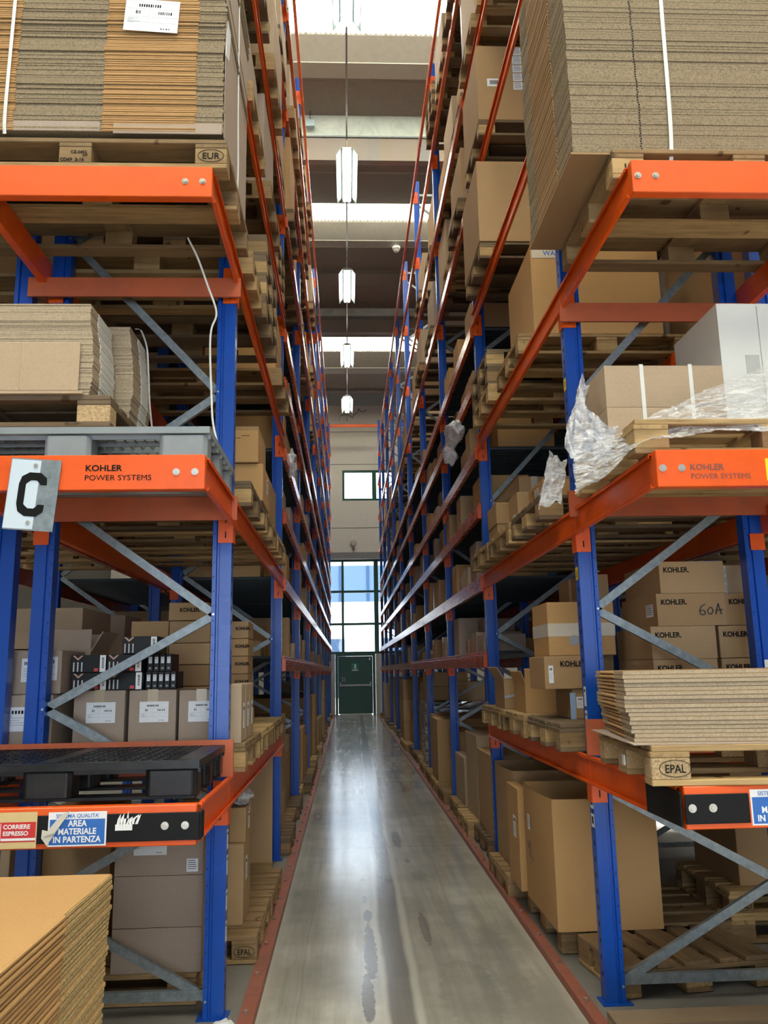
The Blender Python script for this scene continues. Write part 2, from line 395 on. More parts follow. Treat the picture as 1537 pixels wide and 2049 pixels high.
# ------------------------------------------------------------------ cartons
RNG = random.Random(11)
ORDN = ['first', 'second', 'third', 'fourth', 'fifth', 'sixth', 'seventh', 'eighth', 'ninth', 'tenth', 'eleventh', 'twelfth']
def carton(label, x0, x1, y0, y1, z0, z1, mat=KRAFT, tape='none', rz=0.0, group=None, cat='carton', name='cardboard_carton', bulge=.0, tapemat=None, detail=True, tilt=0):
    cx, cy = (x0+x1)/2, (y0+y1)/2; w, d, h = x1-x0, y1-y0, z1-z0
    m = MB(); m.box(-w/2, w/2, -d/2, d/2, 0, h)
    if not detail:
        o = m.build(name, mat, None, (cx, cy, z0), .004); o.rotation_euler = (0, 0, rz); return tag(o, label, cat, group)
    r = thing(name, label, cat, (cx, cy, z0), rz, group)
    if bulge:
        me = bpy.data.meshes.new('body'); bm = bmesh.new()
        bmesh.ops.create_grid(bm, x_segments=1, y_segments=1, size=.5); bm.free()
        m = MB(); N = 6
        for (ax, sg) in (('x', -1), ('x', 1), ('y', -1), ('y', 1), ('z', 1), ('z', -1)):
            for i in range(N):
                for j in range(N):
                    q = []
                    for (a, b) in ((i, j), (i+1, j), (i+1, j+1), (i, j+1)):
                        u, v = a/N*2-1, b/N*2-1; bb = bulge*(1-u*u)*(1-v*v) if not (ax == 'z' and sg == -1) else 0
                        q.append({'x': (sg*(w/2+bb), u*d/2, h/2+v*h/2), 'y': (u*w/2, sg*(d/2+bb), h/2+v*h/2), 'z': (u*w/2, v*d/2, h/2+sg*(h/2+bb))}[ax])
                    m.quad(*q)
        me = m.mesh('body', mat); bm = bmesh.new(); bm.from_mesh(me); bmesh.ops.remove_doubles(bm, verts=bm.verts[:], dist=1e-5); bmesh.ops.recalc_face_normals(bm, faces=bm.faces[:]); bm.to_mesh(me); bm.free()
        link('body', me, r)
    else: m.build('body', mat, r, bevel=.005, seg=2)
    tm = tapemat or TAPE
    if tape == 'y':      # seam runs along Y, tape folds over the -Y end
        t = MB(); t.box(-.027, .027, -d/2-.001, d/2+.001, h+bulge, h+bulge+.0012).box(-.027, .027, -d/2-.0014-bulge*.3, -d/2, h*.72, h+.001+bulge); t.build('packing_tape', tm, r)
    elif tape == 'x':    # seam runs along X, tape folds over both X ends
        t = MB(); t.box(-w/2-.001, w/2+.001, -.027, .027, h+bulge, h+bulge+.0012).box(-w/2-.0014, -w/2, -.027, .027, h*.70, h+.001).box(w/2, w/2+.0014, -.027, .027, h*.70, h+.001); t.build('packing_tape', tm, r)
    elif tape == 'front':  # vertical tape across the whole front
        t = MB(); t.box(-.027, .027, -d/2-.0014-bulge*.3, -d/2, 0.01, h).box(-.027, .027, -d/2-.001, d/2, h, h+.0012); t.build('packing_tape', tm, r)
    elif tape == 'sidex':
        t = MB(); t.box(-w/2-.0014, -w/2, -.027, .027, h*.05, h*.98).box(-w/2, w/2, -.027, .027, h, h+.0012); t.build('packing_tape', tm, r)
    elif tape == 'band':
        t = MB(); t.box(-w/2-.0016, w/2+.0016, -d/2-.0016, d/2+.0016, h*.36, h*.60); t.build('packing_tape', tm, r)
    r['w'] = w; r['d'] = d; r['h'] = h
    return r
def fr(r, u, v, face='-Y', off=.0016):
    """point on a carton face: u, v in -.5...5 and 0..1"""
    w, d, h = r['w'], r['d'], r['h']
    return {'-Y': (u*w, -d/2-off, v*h), '+X': (w/2+off, u*d, v*h), '-X': (-w/2-off, -u*d, v*h)}[face]
def kohler(r, u=-.42, v=.72, size=.05, face='-Y', s='KOHLER.'):
    text(r, s, face, fr(r, u, v, face, .0022), size, INK, .0012, name='printed_lettering', sx=.92)

def open_carton(label, x0, x1, y0, y1, z0, z1, mat=KRAFT, flaps=(), t=.006, rz=0.0):
    cx, cy = (x0+x1)/2, (y0+y1)/2; w, d, h = x1-x0, y1-y0, z1-z0
    r = thing('open_carton', label, 'carton', (cx, cy, z0), rz)
    m = MB(); m.box(-w/2, w/2, -d/2, -d/2+t, 0, h).box(-w/2, w/2, d/2-t, d/2, 0, h).box(-w/2, -w/2+t, -d/2+t, d/2-t, 0, h).box(w/2-t, w/2, -d/2+t, d/2-t, 0, h).box(-w/2+t, w/2-t, -d/2+t, d/2-t, 0, t)
    m.build('body', mat, r)
    for f in flaps:
        m = MB(); L = f[1]; a = math.radians(f[2])
        if f[0] == 'front': m.prism([(-d/2, h), (-d/2-L*math.cos(a), h+L*math.sin(a)), (-d/2-L*math.cos(a)+t*.6, h+L*math.sin(a)+t), (-d/2+t, h+t*.5)], -w/2, w/2, 'x')
        if f[0] == 'back': m.prism([(d/2-t, h), (d/2-t+L*math.cos(a), h+L*math.sin(a)), (d/2+L*math.cos(a), h+L*math.sin(a)), (d/2, h)], -w/2, w/2, 'x')
        if f[0] == 'left': m.prism([(-w/2, h), (-w/2-L*math.cos(a), h+L*math.sin(a)), (-w/2-L*math.cos(a)+t*.6, h+L*math.sin(a)+t), (-w/2+t, h+t*.5)], -d/2, d/2, 'y')
        if f[0] == 'right': m.prism([(w/2-t, h), (w/2-t+L*math.cos(a), h+L*math.sin(a)), (w/2+L*math.cos(a), h+L*math.sin(a)), (w/2, h)], -d/2, d/2, 'y')
        m.build('flap', mat, r)
    r['w'] = w; r['d'] = d; r['h'] = h
    return r

# ------------------------------------------------------------------ pallets (1200 x 800 x 144)
def pallet_parts(L, D, blockmat, wx, wy):
    H = .144; rg = random.Random(int(L*1000)); out = []
    top = MB(); ws = [.145, .10, .145, .10, .145]; gap = (D-sum(ws))/4; y = -D/2
    for k, w in enumerate(ws):
        top.box(-L/2+rg.uniform(0, .006), L/2-rg.uniform(0, .006), y, y+w, H-.022+rg.uniform(-.001, .001), H); y += w+gap
    top.cur = 1
    for x in (-L/2, -.0725, L/2-.145): top.box(x, x+.145, -D/2, D/2, H-.044, H-.0225)
    out.append(('top_deck', top, [wx, wy]))
    for (x, w) in ((-L/2, .145), (-.0725, .145), (L/2-.145, .145)):
        for (yy, d) in ((-D/2, .1), (-.0725, .145), (D/2-.1, .1)):
            out.append(('block', MB().box(x+.001, x+w-.001, yy+.001, yy+d-.001, .022, H-.044), [blockmat]))
    for (yy, d) in ((-D/2, .1), (-.0725, .145), (D/2-.1, .1)):
        out.append(('bottom_board', MB().box(-L/2, L/2, yy, yy+d, 0, .022), [wx]))
    return out
_pl = {}
def pallet(label, x, y, z, rz=0, L=1.2, D=.8, block=None, old=False, parts=False, group=None, name='wooden_pallet'):
    block = block or WOODX; wx, wy = (OLDX, OLDY) if old else (WOODX, WOODY); key = (L, D, block.name, old, parts)
    if parts:
        if key in _pl: o = copy_tree(_pl[key], (x, y, z), rz)
        else:
            o = link(name, None, None, (x, y, z), rz)
            for n, m, mats in pallet_parts(L, D, block, wx, wy): m.build(n, mats, o, bevel=.003)
            _pl[key] = o
    else:
        if key not in _pl:
            m = MB()
            for n, q, mats in pallet_parts(L, D, block, wx, wy):
                b = len(m.v); m.v += q.v; m.f += [tuple(i+b for i in f) for f in q.f]
                m.mi += [k if n == 'top_deck' else (2 if n == 'block' else 0) for k in q.mi]
            _pl[key] = m.mesh('wooden_pallet', [wx, wy, block])
        o = link(name, _pl[key], None, (x, y, z), rz)
    return tag(o, label, 'pallet', group)

# ------------------------------------------------------------------ the setting
struct(MB().box(-9, 10, -8, 31.6, -.12, 0).build('floor', FLOOR2))
struct(MB().box(-.445, 1.085, -8, 31.59, 0, .004).build('trim_1', FLOORM))           # the aisle's polished strip
def rail(name, x0, x1, label):
    r = thing(name, label, 'floor rail', (0, 0, 0)); s = 1 if x0 < 0 else -1; xi = x1 if x0 < 0 else x0; xo = x0 if x0 < 0 else x1
    m = MB(); lo, hi = min(x0, x1), max(x0, x1)
    m.box(lo, hi, -2, 31.4, .0, .012); m.box(min(xi, xi-s*.01), max(xi, xi-s*.01), -2, 31.4, .012, .045); m.build('steel_angle', RAILM, r)
    me = MB().cyl((0, 0, 0), .011, .014, n=8).mesh('anchor_bolt', BOLT)
    for k in range(56): link('anchor_bolt', me, r, ((lo+hi)/2-s*.01, 3.3+k*.5, .012))
    return r
rail('guide_rail', -.53, -.447, 'worn orange steel guide rail along the left edge of the aisle')
rail('guide_rail', 1.087, 1.17, 'worn orange steel guide rail along the right edge of the aisle')

# end wall with openings
W = MB()
YW, XA, XB, ZT = 31.6, -9, 10, 13.2
def wallbox(x0, x1, z0, z1): W.box(x0, x1, YW, YW+.3, z0, z1)
wallbox(XA, -1.45, 0, 8.19); wallbox(2.45, XB, 0, 8.19); wallbox(-1.45, -.47, 0, 2.24); wallbox(1.07, 2.45, 0, 2.24)
wallbox(-1.45, 2.45, 5.86, 8.19); wallbox(XA, -.14, 8.19, 9.42); wallbox(2.45, XB, 8.19, 9.42); wallbox(XA, XB, 9.42, 12.1); wallbox(XA, XB, 12.65, ZT)
struct(W.build('wall_end', WALL))
struct(MB().box(XA, XB, YW+.1, YW+.14, 12.1, 12.65).build('window_3', plain('pale_clerestory_sheet', (.55, .62, .62, 1), .5, var=.1)))
m = MB()
for z in (7.1, 9.66, 11.0): m.box(XA, XB, YW-.004, YW, z-.012, z+.012)
struct(m.build('trim_2', SEAM))
struct(MB().box(-1.6, 2.6, YW-.14, YW, 5.86, 6.12).build('trim_3', plain('lintel_grey', (.30, .30, .29, 1), .8)))
# crack in the wall
m = MB(); pts = [(-.2, 11.66), (-.02, 11.74), (.12, 11.70), (.30, 11.58), (.36, 11.72), (.50, 11.82), (.55, 11.98), (.60, 11.88), (.72, 11.84), (.86, 11.92)]
for a, b in zip(pts[:-1], pts[1:]): m.bar((a[0], YW-.003, a[1]), (b[0], YW-.003, b[1]), .028, .006)
m.bar((-.2, YW-.003, 11.66), (-.24, YW-.003, 11.45), .012, .004)
struct(m.build('trim_4', SEAM))
def window(name, x0, x1, z0, z1, vs, hs, t=.09):
    f = MB(); f.box(x0, x1, YW+.02, YW+.10, z0, z0+t).box(x0, x1, YW+.02, YW+.10, z1-t, z1).box(x0, x0+t, YW+.02, YW+.10, z0+t, z1-t).box(x1-t, x1, YW+.02, YW+.10, z0+t, z1-t)
    for (v, w) in vs: f.box(v-w/2, v+w/2, YW+.021, YW+.099, z0+t, z1-t)
    for h in hs: f.box(x0+t, x1-t, YW+.024, YW+.096, h-.045, h+.045)
    o = struct(f.build(name, GREEN)); MB().box(x0+t, x1-t, YW+.055, YW+.061, z0+t, z1-t).build('window_pane', GLASS, o); return o
window('window_1', -1.45, 2.45, 2.24, 5.86, [(-.16, .09), (1.13, .17)], [3.37, 4.61])
window('window_2', -.14, 2.45, 8.19, 9.42, [(1.12, .17)], [])
# door
d = struct(MB().box(-.46, -.36, YW-.02, YW+.1, 0, 2.24).box(.95, 1.06, YW-.02, YW+.1, 0, 2.24).box(-.36, .95, YW-.02, YW+.1, 2.16, 2.24).build('door_1', GREEN))
MB().box(-.355, .945, YW+.0, YW+.06, .025, 2.155).build('door_leaf', GREEN, d, bevel=.004)
MB().box(-.28, .87, YW-.09, YW-.06, 1.055, 1.105).box(-.29, -.25, YW-.09, YW, 1.03, 1.19).box(.84, .88, YW-.09, YW, 1.03, 1.19).build('panic_bar', plain('pale_steel', (.8, .82, .82, 1), .3), d)
MB().box(-.30, .90, YW-.012, YW-.001, .004, .04).build('door_gap_light', WHITEP, d)  # white colour stands in for the light in the door's bottom gap
MB().box(-.21, -.09, YW-.012, YW, 1.22, 1.38).build('lock_plate', plain('lock_grey', (.45, .50, .48, 1), .4), d)
MB().box(-.165, -.135, YW-.02, YW-.012, 1.25, 1.35).build('lock_handle', INK, d)
sg = MB().box(.15, .43, YW-.01, YW, 1.60, 1.90).build('exit_sign', plain('sign_green', (.01, .30, .20, 1), .4), d)
MB().box(.17, .41, YW-.013, YW-.0101, 1.61, 1.66).box(.25, .33, YW-.013, YW-.0101, 1.71, 1.86).cyl((.29, YW-.0101, 1.70), .03, -.003, 'y').build('sign_symbol', WHITEP, sg)
MB().box(.82, .86, YW-.012, YW, 2.0, 2.1).build('door_tag', WHITEP, d)
struct(MB().box(-.62, -.47, YW-.03, YW, 0, 2.24).box(1.07, 1.22, YW-.03, YW, 0, 2.24).build('trim_5', plain('pale_jamb', (.60, .60, .55, 1), .8, var=.05)))
# siren on wall
r = thing('wall_siren', 'round beige alarm siren on the wall above the tall window', 'siren', (.27, YW, 6.5))
MB().cyl((0, 0, 0), .13, -.10, 'y', 20, .10).build('siren_body', plain('beige_plastic', (.60, .56, .42, 1), .5), r, smooth=False)
MB().cyl((0, 0, -.24), .05, -.06, 'y', 12).box(-.012, .012, -.02, 0, -.24, -.1).build('siren_bracket', plain('brown_plastic', (.2, .14, .1, 1), .5), r)

# side walls
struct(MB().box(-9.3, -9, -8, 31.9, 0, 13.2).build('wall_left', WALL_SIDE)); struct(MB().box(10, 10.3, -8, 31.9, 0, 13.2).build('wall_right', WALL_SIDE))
# roof: precast elements running across the aisle, corrugated translucent sheets between them
def roof(name, prof, mat, x0=-9, x1=10, t=.12):
    m = MB(); pts = prof+[(y, z+t) for (y, z) in reversed(prof)]
    m.prism(pts, x0, x1, 'x'); return struct(m.build(name, mat))
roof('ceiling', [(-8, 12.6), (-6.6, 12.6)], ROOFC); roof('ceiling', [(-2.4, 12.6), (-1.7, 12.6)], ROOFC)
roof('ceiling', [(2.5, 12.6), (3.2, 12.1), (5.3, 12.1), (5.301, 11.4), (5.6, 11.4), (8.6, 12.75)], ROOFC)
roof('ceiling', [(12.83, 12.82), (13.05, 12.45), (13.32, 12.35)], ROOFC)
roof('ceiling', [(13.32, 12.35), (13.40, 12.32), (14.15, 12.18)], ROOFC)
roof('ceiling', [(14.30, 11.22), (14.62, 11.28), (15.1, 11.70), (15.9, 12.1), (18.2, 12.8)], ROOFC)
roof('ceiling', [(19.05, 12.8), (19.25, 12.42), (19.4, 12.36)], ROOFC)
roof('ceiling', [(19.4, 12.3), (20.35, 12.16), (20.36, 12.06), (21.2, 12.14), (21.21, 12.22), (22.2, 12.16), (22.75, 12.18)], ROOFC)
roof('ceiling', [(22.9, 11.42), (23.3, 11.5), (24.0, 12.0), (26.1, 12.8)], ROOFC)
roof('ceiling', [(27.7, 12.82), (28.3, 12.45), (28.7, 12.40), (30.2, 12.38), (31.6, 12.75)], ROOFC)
roof('trim_6', [(13.05, 12.43), (13.32, 12.33)], ROOF_LIT, t=.1); roof('trim_7', [(19.25, 12.40), (19.42, 12.30)], ROOF_LIT, t=.1); roof('trim_8', [(28.3, 12.43), (28.7, 12.36)], ROOF_LIT, t=.1)
def panel_mat():
    q = NT('mottled_fascia'); t = q.n('TexCoord'); sep = q.n('SeparateXYZ'); q.l(t.outputs['Object'], sep.inputs[0])
    cell = q.math('FLOOR', q.math('MULTIPLY', sep.outputs[0], 4.2)); w = q.n('TexWhiteNoise', noise_dimensions='1D'); q.l(cell, w.inputs['W'])
    n = q.noise(t.outputs['Object'], 2.4, 6, .7, 1)
    lo = q.ramp(w.outputs['Value'], [(0, (.30, .25, .22)), (.4, (.27, .26, .25)), (.7, (.33, .25, .17)), (1, (.22, .24, .27))])
    hi = q.ramp(n, [(.35, (.50, .58, .55)), (.65, (.72, .80, .76))])
    q.set(Base_Color=q.mix(q.math('GREATER_THAN', sep.outputs[2], .52), lo, hi), Roughness=.6); return q.m
PANEL = panel_mat()
struct(MB().box(-9, 10, 14.15, 14.30, 0, .97).build('trim_9', PANEL, loc=(0, 0, 11.22)))
struct(MB().box(-9, 10, 22.75, 22.90, 0, .80).build('trim_10', PANEL, loc=(0, 0, 11.42)))
m = MB()
for (yy, zz) in ((14.12, 11.7), (22.72, 11.84)): m.box(-9, 10, yy, yy+.03, zz, zz+.03)
struct(m.build('trim_11', GALV))
def skylight(name, y0, y1, z=12.84):
    m = MB(); pitch = .09; n = int(15/pitch); pts = []
    for k in range(n+1):
        x = -7+k*pitch; pts += [(x, z), (x+pitch*.3, z), (x+pitch*.5, z+.035), (x+pitch*.8, z+.035)]
    for a, b in zip(pts[:-1], pts[1:]): m.quad((a[0], y0, a[1]), (b[0], y0, b[1]), (b[0], y1, b[1]), (a[0], y1, a[1]))
    return struct(m.build(name, SKYL))
skylight('window_4', -1.9, 2.7, 12.72); skylight('window_8', -6.7, -2.3, 12.72); struct(MB().box(-9, -3.5, -8.3, -8, 0, 12.7).box(4.5, 10, -8.3, -8, 0, 12.7).box(-3.5, 4.5, -8.3, -8, 4.5, 12.7).build('wall_front_unseen', WALL_SIDE)); skylight('window_5', 8.6, 12.83); skylight('window_6', 18.2, 19.05); skylight('window_7', 26.1, 27.7)  # front wall and front skylights are unseen, put in to steer the daylight
# outside: ground and the blue and white building opposite
struct(MB().box(-40, 40, 32.0, 90, -.2, -.05).build('ground', plain('yard_asphalt', (.42, .42, .42, 1), .9)))
r = thing('opposite_building', 'white and blue industrial building seen through the end windows', 'building', (0, 52, 0))
MB().box(-14, 16, 0, 12, -.05, 8.8).build('wall', plain('facade_white', (.85, .86, .88, 1), .8, var=.03), r)
m = MB(); m.box(-14, 16, -.08, 0, 5.9, 8.2); m.build('blue_fascia', plain('facade_blue', (.08, .15, .24, 1), .6, var=.1), r)
m = MB()
for x in (-.5, 1.25, 3.0, -2.2): m.box(x, x+.18, -.12, -.081, 5.9, 8.2)
m.build('blue_posts', plain('facade_deep_blue', (.015, .06, .15, 1), .6), r)
m = MB(); m.box(-4, -.1, -.08, 0, 0, 3.6).box(2.3, 6, -.08, 0, 0, 3.6); m.build('blue_door', plain('facade_door_blue', (.025, .065, .14, 1), .6), r)
r = thing('metal_fence', 'pale vertical-bar metal fence outside the end window', 'fence', (0, 44, 0))
for k in range(14): MB().box(-.25+k*.14, -.22+k*.14, 0, .03, -.05, 3.45).build('fence_bar', plain('x', (.75, .78, .8, 1)) if k == 0 else bpy.data.materials['x'], r)
bpy.data.materials['x'].name = 'fence_white'
MB().box(-.3, 1.7, -.01, .04, 2.3, 2.36).box(-.3, 1.7, -.01, .04, .3, .36).build('fence_rail', bpy.data.materials['fence_white'], r)

# ------------------------------------------------------------------ racks
XL, XR, BD = -.6, 1.23, 1.01     # aisle faces of the left and right rack, frame depth
LV1 = {'L': [1.10, 2.50, 3.84, 5.06, 6.15, 7.35, 8.60, 9.8], 'R': [1.16, 2.43, 3.70, 4.92, 6.07, 7.25, 8.59, 9.8]}
LV2 = {'L': [1.75, 2.48, 3.11, 3.72, 4.42, 4.92, 6.15, 7.35, 8.55, 9.8], 'R': [1.75, 2.42, 3.08, 3.63, 4.28, 4.82, 6.08, 7.27, 8.57, 9.8]}
YP = {'L': [4.27, 7.58]+[7.58+2.85*k for k in range(1, 9)], 'R': [4.27, 7.24]+[7.24+2.85*k for k in range(1, 9)]}
YC = {'L': 3.41, 'R': 3.12}
BH = .14

_um = {}
def upright_mesh(H, holes):
    if (H, holes) in _um: return _um[(H, holes)]
    m = MB(); w, d = .098, .075      # local: x 0 (aisle face) .. w, y 0 (front) .. d
    pts = [(0, 0), (.060, 0), (.064, .010), (.074, .010), (.078, 0), (w, 0), (w, d), (.075, d), (.075, d-.012), (w-.012, d-.012), (w-.012, .016), (.012, .016), (.012, d-.012), (.025, d-.012), (.025, d), (0, d)]
    m.prism(pts, 0, H, 'z')
    if holes:
        m.cur = 1; k = .12
        while k < min(H, 6.5):
            m.box(-.0006, .0004, .028, .042, k, k+.022); m.box(.086, .091, -.0006, .0004, k+.02, k+.026); k += .075
    m.cur = 0
    m.box(-.02, w+.03, -.02, d+.02, 0, .006)
    me = m.mesh('upright', [BLUE, HOLE]); _um[(H, holes)] = me; return me

def brace_nodes(H):
    a = [.08, .98, 1.90, 3.10, 4.55, 5.80, 7.05, 8.30, 9.55]; o = [.53, 1.44, 2.50, 4.00, 5.20, 6.40, 7.65, 8.90]
    out = []
    for i in range(len(o)):
        out.append(((0, a[i]), (1, o[i]))); out.append(((1, o[i]), (0, a[i+1])))
    return [s for s in out if max(s[0][1], s[1][1]) < H]

def rack(side, x_aisle, sgn, name, label, detail=True, H=10.0, last_h=11.0, skip_first=False):
    """sgn +1: the rack's body lies towards +X of its aisle face"""
    r = thing(name, label, 'pallet rack', (0, 0, 0))
    ys = YP[side]; lv1, lv2 = LV1[side], LV2[side]; xo = x_aisle+sgn*BD
    stuff_b = MB(); stuff_beam = MB(); stuff_conn = MB()
    def X(t): return x_aisle+sgn*t      # t measured from the aisle face into the rack
    for i, y in enumerate(ys):
        h = last_h if i == len(ys)-1 else H
        for t in (0, 1):
            o = link('upright', upright_mesh(h, detail and i < 3), r, (X(0) if t == 0 else X(BD), y, 0))
            if (t == 0) == (sgn < 0): o.scale = (-1, 1, 1)
        near = detail and i < 3
        for k, (p, q) in enumerate(brace_nodes(h)):
            a = (X(.085) if p[0] == 0 else X(BD-.085), y+.04, p[1]); b = (X(.085) if q[0] == 0 else X(BD-.085), y+.04, q[1])
            if near:
                m = MB(); m.bar(a, b, .042, .004); 
                dv = (Vector(b)-Vector(a)).normalized().cross(Vector((0, 1, 0)))*.019
                m.bar(Vector(a)+dv+Vector((0, .012, 0)), Vector(b)+dv+Vector((0, .012, 0)), .004, .024); m.bar(Vector(a)-dv+Vector((0, .012, 0)), Vector(b)-dv+Vector((0, .012, 0)), .004, .024)
                m.build('brace', GALV, r)
            else: stuff_b.bar(a, b, .04, .025)
        for z in (.10, h-.25):
            (MB().bar((X(.09), y+.04, z), (X(BD-.09), y+.04, z), .045, .03).build('brace', GALV, r) if near else stuff_b.bar((X(.09), y+.04, z), (X(BD-.09), y+.04, z), .04, .03))
        if near:
            me = bpy.data.meshes.get('brace_bolt') or MB().cyl((0, 0, 0), .006, -.004, 'y', 8).mesh('brace_bolt', BOLT)
            for zz in [.08, .98, 1.90, 3.10, 4.55]: link('brace_bolt', me, r, (X(.087), y-.001, zz))
            for zz in [.53, 1.44, 2.50, 4.0]: link('brace_bolt', me, r, (X(BD-.087), y-.001, zz))
    if stuff_b.v:
        o = stuff_b.build('brace', GALV, r); o['kind'] = 'stuff'
    # beams
    def chan(m, t0, t1, y0, y1, zt, back=False):
        # C-section, open towards the aisle; t0 outer edge of flanges, t1 web
        a, b = sorted((X(t0), X(t1)))
        m.box(a, b, y0, y1, zt-.006, zt).box(a, b, y0, y1, zt-BH, zt-BH+.006)
        a, b = sorted((X(t1-.006), X(t1))); m.box(a, b, y0, y1, zt-BH+.006, zt-.006)
        a, b = sorted((X(t0), X(t0+.004))); m.box(a, b, y0, y1, zt-.018, zt-.006).box(a, b, y0, y1, zt-BH+.006, zt-BH+.016)
    def connector(parent, t, y, zt, front):
        m = MB(); a, b = sorted((X(t-.006), X(t+.07))); zb = zt-BH-.09
        if front: m.box(a, b, y-.008, y-.002, zb, zt-.02)
        a, b = sorted((X(t-.0095), X(t-.0075))); m.box(a, b, y-.008, y+.07, zb, zt-.02)
        m.cur = 1
        if front:
            for zz in (zb+.025, zb+.105): 
                a, b = sorted((X(t+.028), X(t+.034))); m.box(a, b, y-.0095, y-.0079, zz, zz+.035)
        return m.build('connector', [ORANGE, HOLE], parent)
    for bay in range(len(ys)-1):
        y0, y1 = ys[bay]+.075, ys[bay+1]; first = bay == 0
        lv = lv1 if first else lv2
        for k, z in enumerate(lv):
            if first and skip_first and z < 4: continue
            canti = first and k < 3 and detail
            if detail:
                m = MB()
                if first: chan(m, -.022, -.001, YC[side] if canti else ys[0]-.05, y1+.03, z); mat = ORANGE
                else:
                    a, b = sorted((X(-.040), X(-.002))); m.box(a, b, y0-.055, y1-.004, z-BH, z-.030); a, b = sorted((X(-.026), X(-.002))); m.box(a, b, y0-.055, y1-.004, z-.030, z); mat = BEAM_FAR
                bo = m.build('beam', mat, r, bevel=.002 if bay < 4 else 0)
                if bay < 4:
                    if first: connector(bo, 0, ys[0], z, True)
                    connector(bo, 0, ys[bay+1], z, True)
                else:
                    mm = MB(); a, b = sorted((X(-.008), X(.06))); stuff_conn.box(a, b, ys[bay+1]-.008, ys[bay+1]-.002, z-BH-.09, z-.02)
            else:
                a, b = sorted((X(-.04), X(-.002))); stuff_beam.box(a, b, y0-.05, y1-.004, z-BH, z)
            # rear beam
            a, b = sorted((X(BD+.002), X(BD+.042)))
            if first and detail:
                m = MB(); m.box(a, b, YC[side] if canti else ys[0]-.02, y1+.03, z-BH, z); bo = m.build('beam', ORANGE, r, bevel=.002)
                a, b = sorted((X(BD-.07), X(BD+.008)))
                for yy in ys[:2]: MB().box(a, b, yy-.008, yy-.002, z-BH-.09, z-BH-.001).build('connector', ORANGE, bo)
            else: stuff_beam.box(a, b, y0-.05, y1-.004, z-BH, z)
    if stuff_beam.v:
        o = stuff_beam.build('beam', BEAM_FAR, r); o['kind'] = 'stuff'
    if stuff_conn.v:
        o = stuff_conn.build('connector', ORANGE, r); o['kind'] = 'stuff'
    # corrugated decks on the shelving levels
    n = 44; mdk = MB(); L = 2.85-.11; pitch = L/n; pts = []
    for k in range(n): yy = k*pitch; pts += [(yy, 0), (yy+pitch*.45, 0), (yy+pitch*.5, -.022), (yy+pitch*.95, -.022)]
    pts.append((L, 0))
    for (a, b) in zip(pts[:-1], pts[1:]): mdk.quad((0, a[0], a[1]), (BD, a[0], a[1]), (BD, b[0], b[1]), (0, b[0], b[1]))
    mdk.box(0, .02, 0, L, -.03, -.023); me = mdk.mesh('shelf_deck', DECK)
    for bay in range(1, len(ys)-1):
        for z in lv2[:6]:
            o = link('shelf_deck', me, r, (X(0) if sgn > 0 else X(BD), ys[bay]+.09, z+.002))
    return r

rl = rack('L', XL, -1, 'pallet_rack', 'blue and orange pallet rack along the left side of the aisle')
rr = rack('R', XR, 1, 'pallet_rack', 'blue and orange pallet rack along the right side of the aisle')
rack('L', XL-BD-.10, -1, 'pallet_rack', 'blue and orange pallet rack standing behind the left rack', False, skip_first=False)
rack('R', XR+BD+.10, 1, 'pallet_rack', 'blue and orange pallet rack standing behind the right rack', False, skip_first=False)

def bolts(r, y, pts):
    me = bpy.data.meshes.get('bolt') or MB().cyl((0, 0, 0), .015, -.003, 'y', 16).cyl((0, -.003, 0), .009, -.006, 'y', 6).mesh('bolt', BOLT)
    for (x, z) in pts: link('bolt', me, r, (x, y, z))
# front cross beams of the cantilevered ends, with writing
for side, r, xa, sg in (('L', rl, XL, -1), ('R', rr, XR, 1)):
    yf = YC[side]
    for k in range(3):
        z = LV1[side][k]; a, b = sorted((xa-sg*.012, xa+sg*(BD+.35)))
        fb = MB().box(a, b, yf-.05, yf-.001, z-.005-BH, z+.005).build('end_beam', ORANGE, r, bevel=.003)
        xs = [xa+sg*.03, xa+sg*.107] if side == 'L' else [xa+.012, xa+.088]
        bolts(r, yf-.05, [(x, z-.07) for x in xs])
        # stop bar standing on the beams by the first uprights
        if k != 1 or side == 'L': MB().box(min(xa-sg*.035, xa+sg*(BD+.1)), max(xa-sg*.035, xa+sg*(BD+.1)), 4.20, 4.215, z+.005 if k == 0 else (z-.12 if k == 1 else z-.22), z+.18 if k == 0 else (z+.005 if k == 1 else z-.11)).build('stop_bar', ORANGE_OLD, r)
    if side == 'R': MB().box(xa-.05, xa+BD+.1, 4.20, 4.215, 2.38, 2.52).build('stop_bar', ORANGE_OLD, r)
# lettering on the middle beams
text(rl, 'KOHLER', '-Y', (-1.082, YC['L']-.0512, 2.436), .036, INK, .0007, sx=1.10); text(rl, 'POWER SYSTEMS', '-Y', (-1.084, YC['L']-.0512, 2.396), .033, INK, -.0001, sx=1.10)
o = text(rr, 'KOHLER', '-Y', (1.350, YC['R']-.0512, 2.352), .034, plain('faded_ink', (.20, .07, .06, 1), .6, var=0), .0006, sx=1.06)
text(rr, 'POWER SYSTEMS', '-Y', (1.351, YC['R']-.0512, 2.316), .031, bpy.data.materials['faded_ink'], -.0001, sx=1.02)
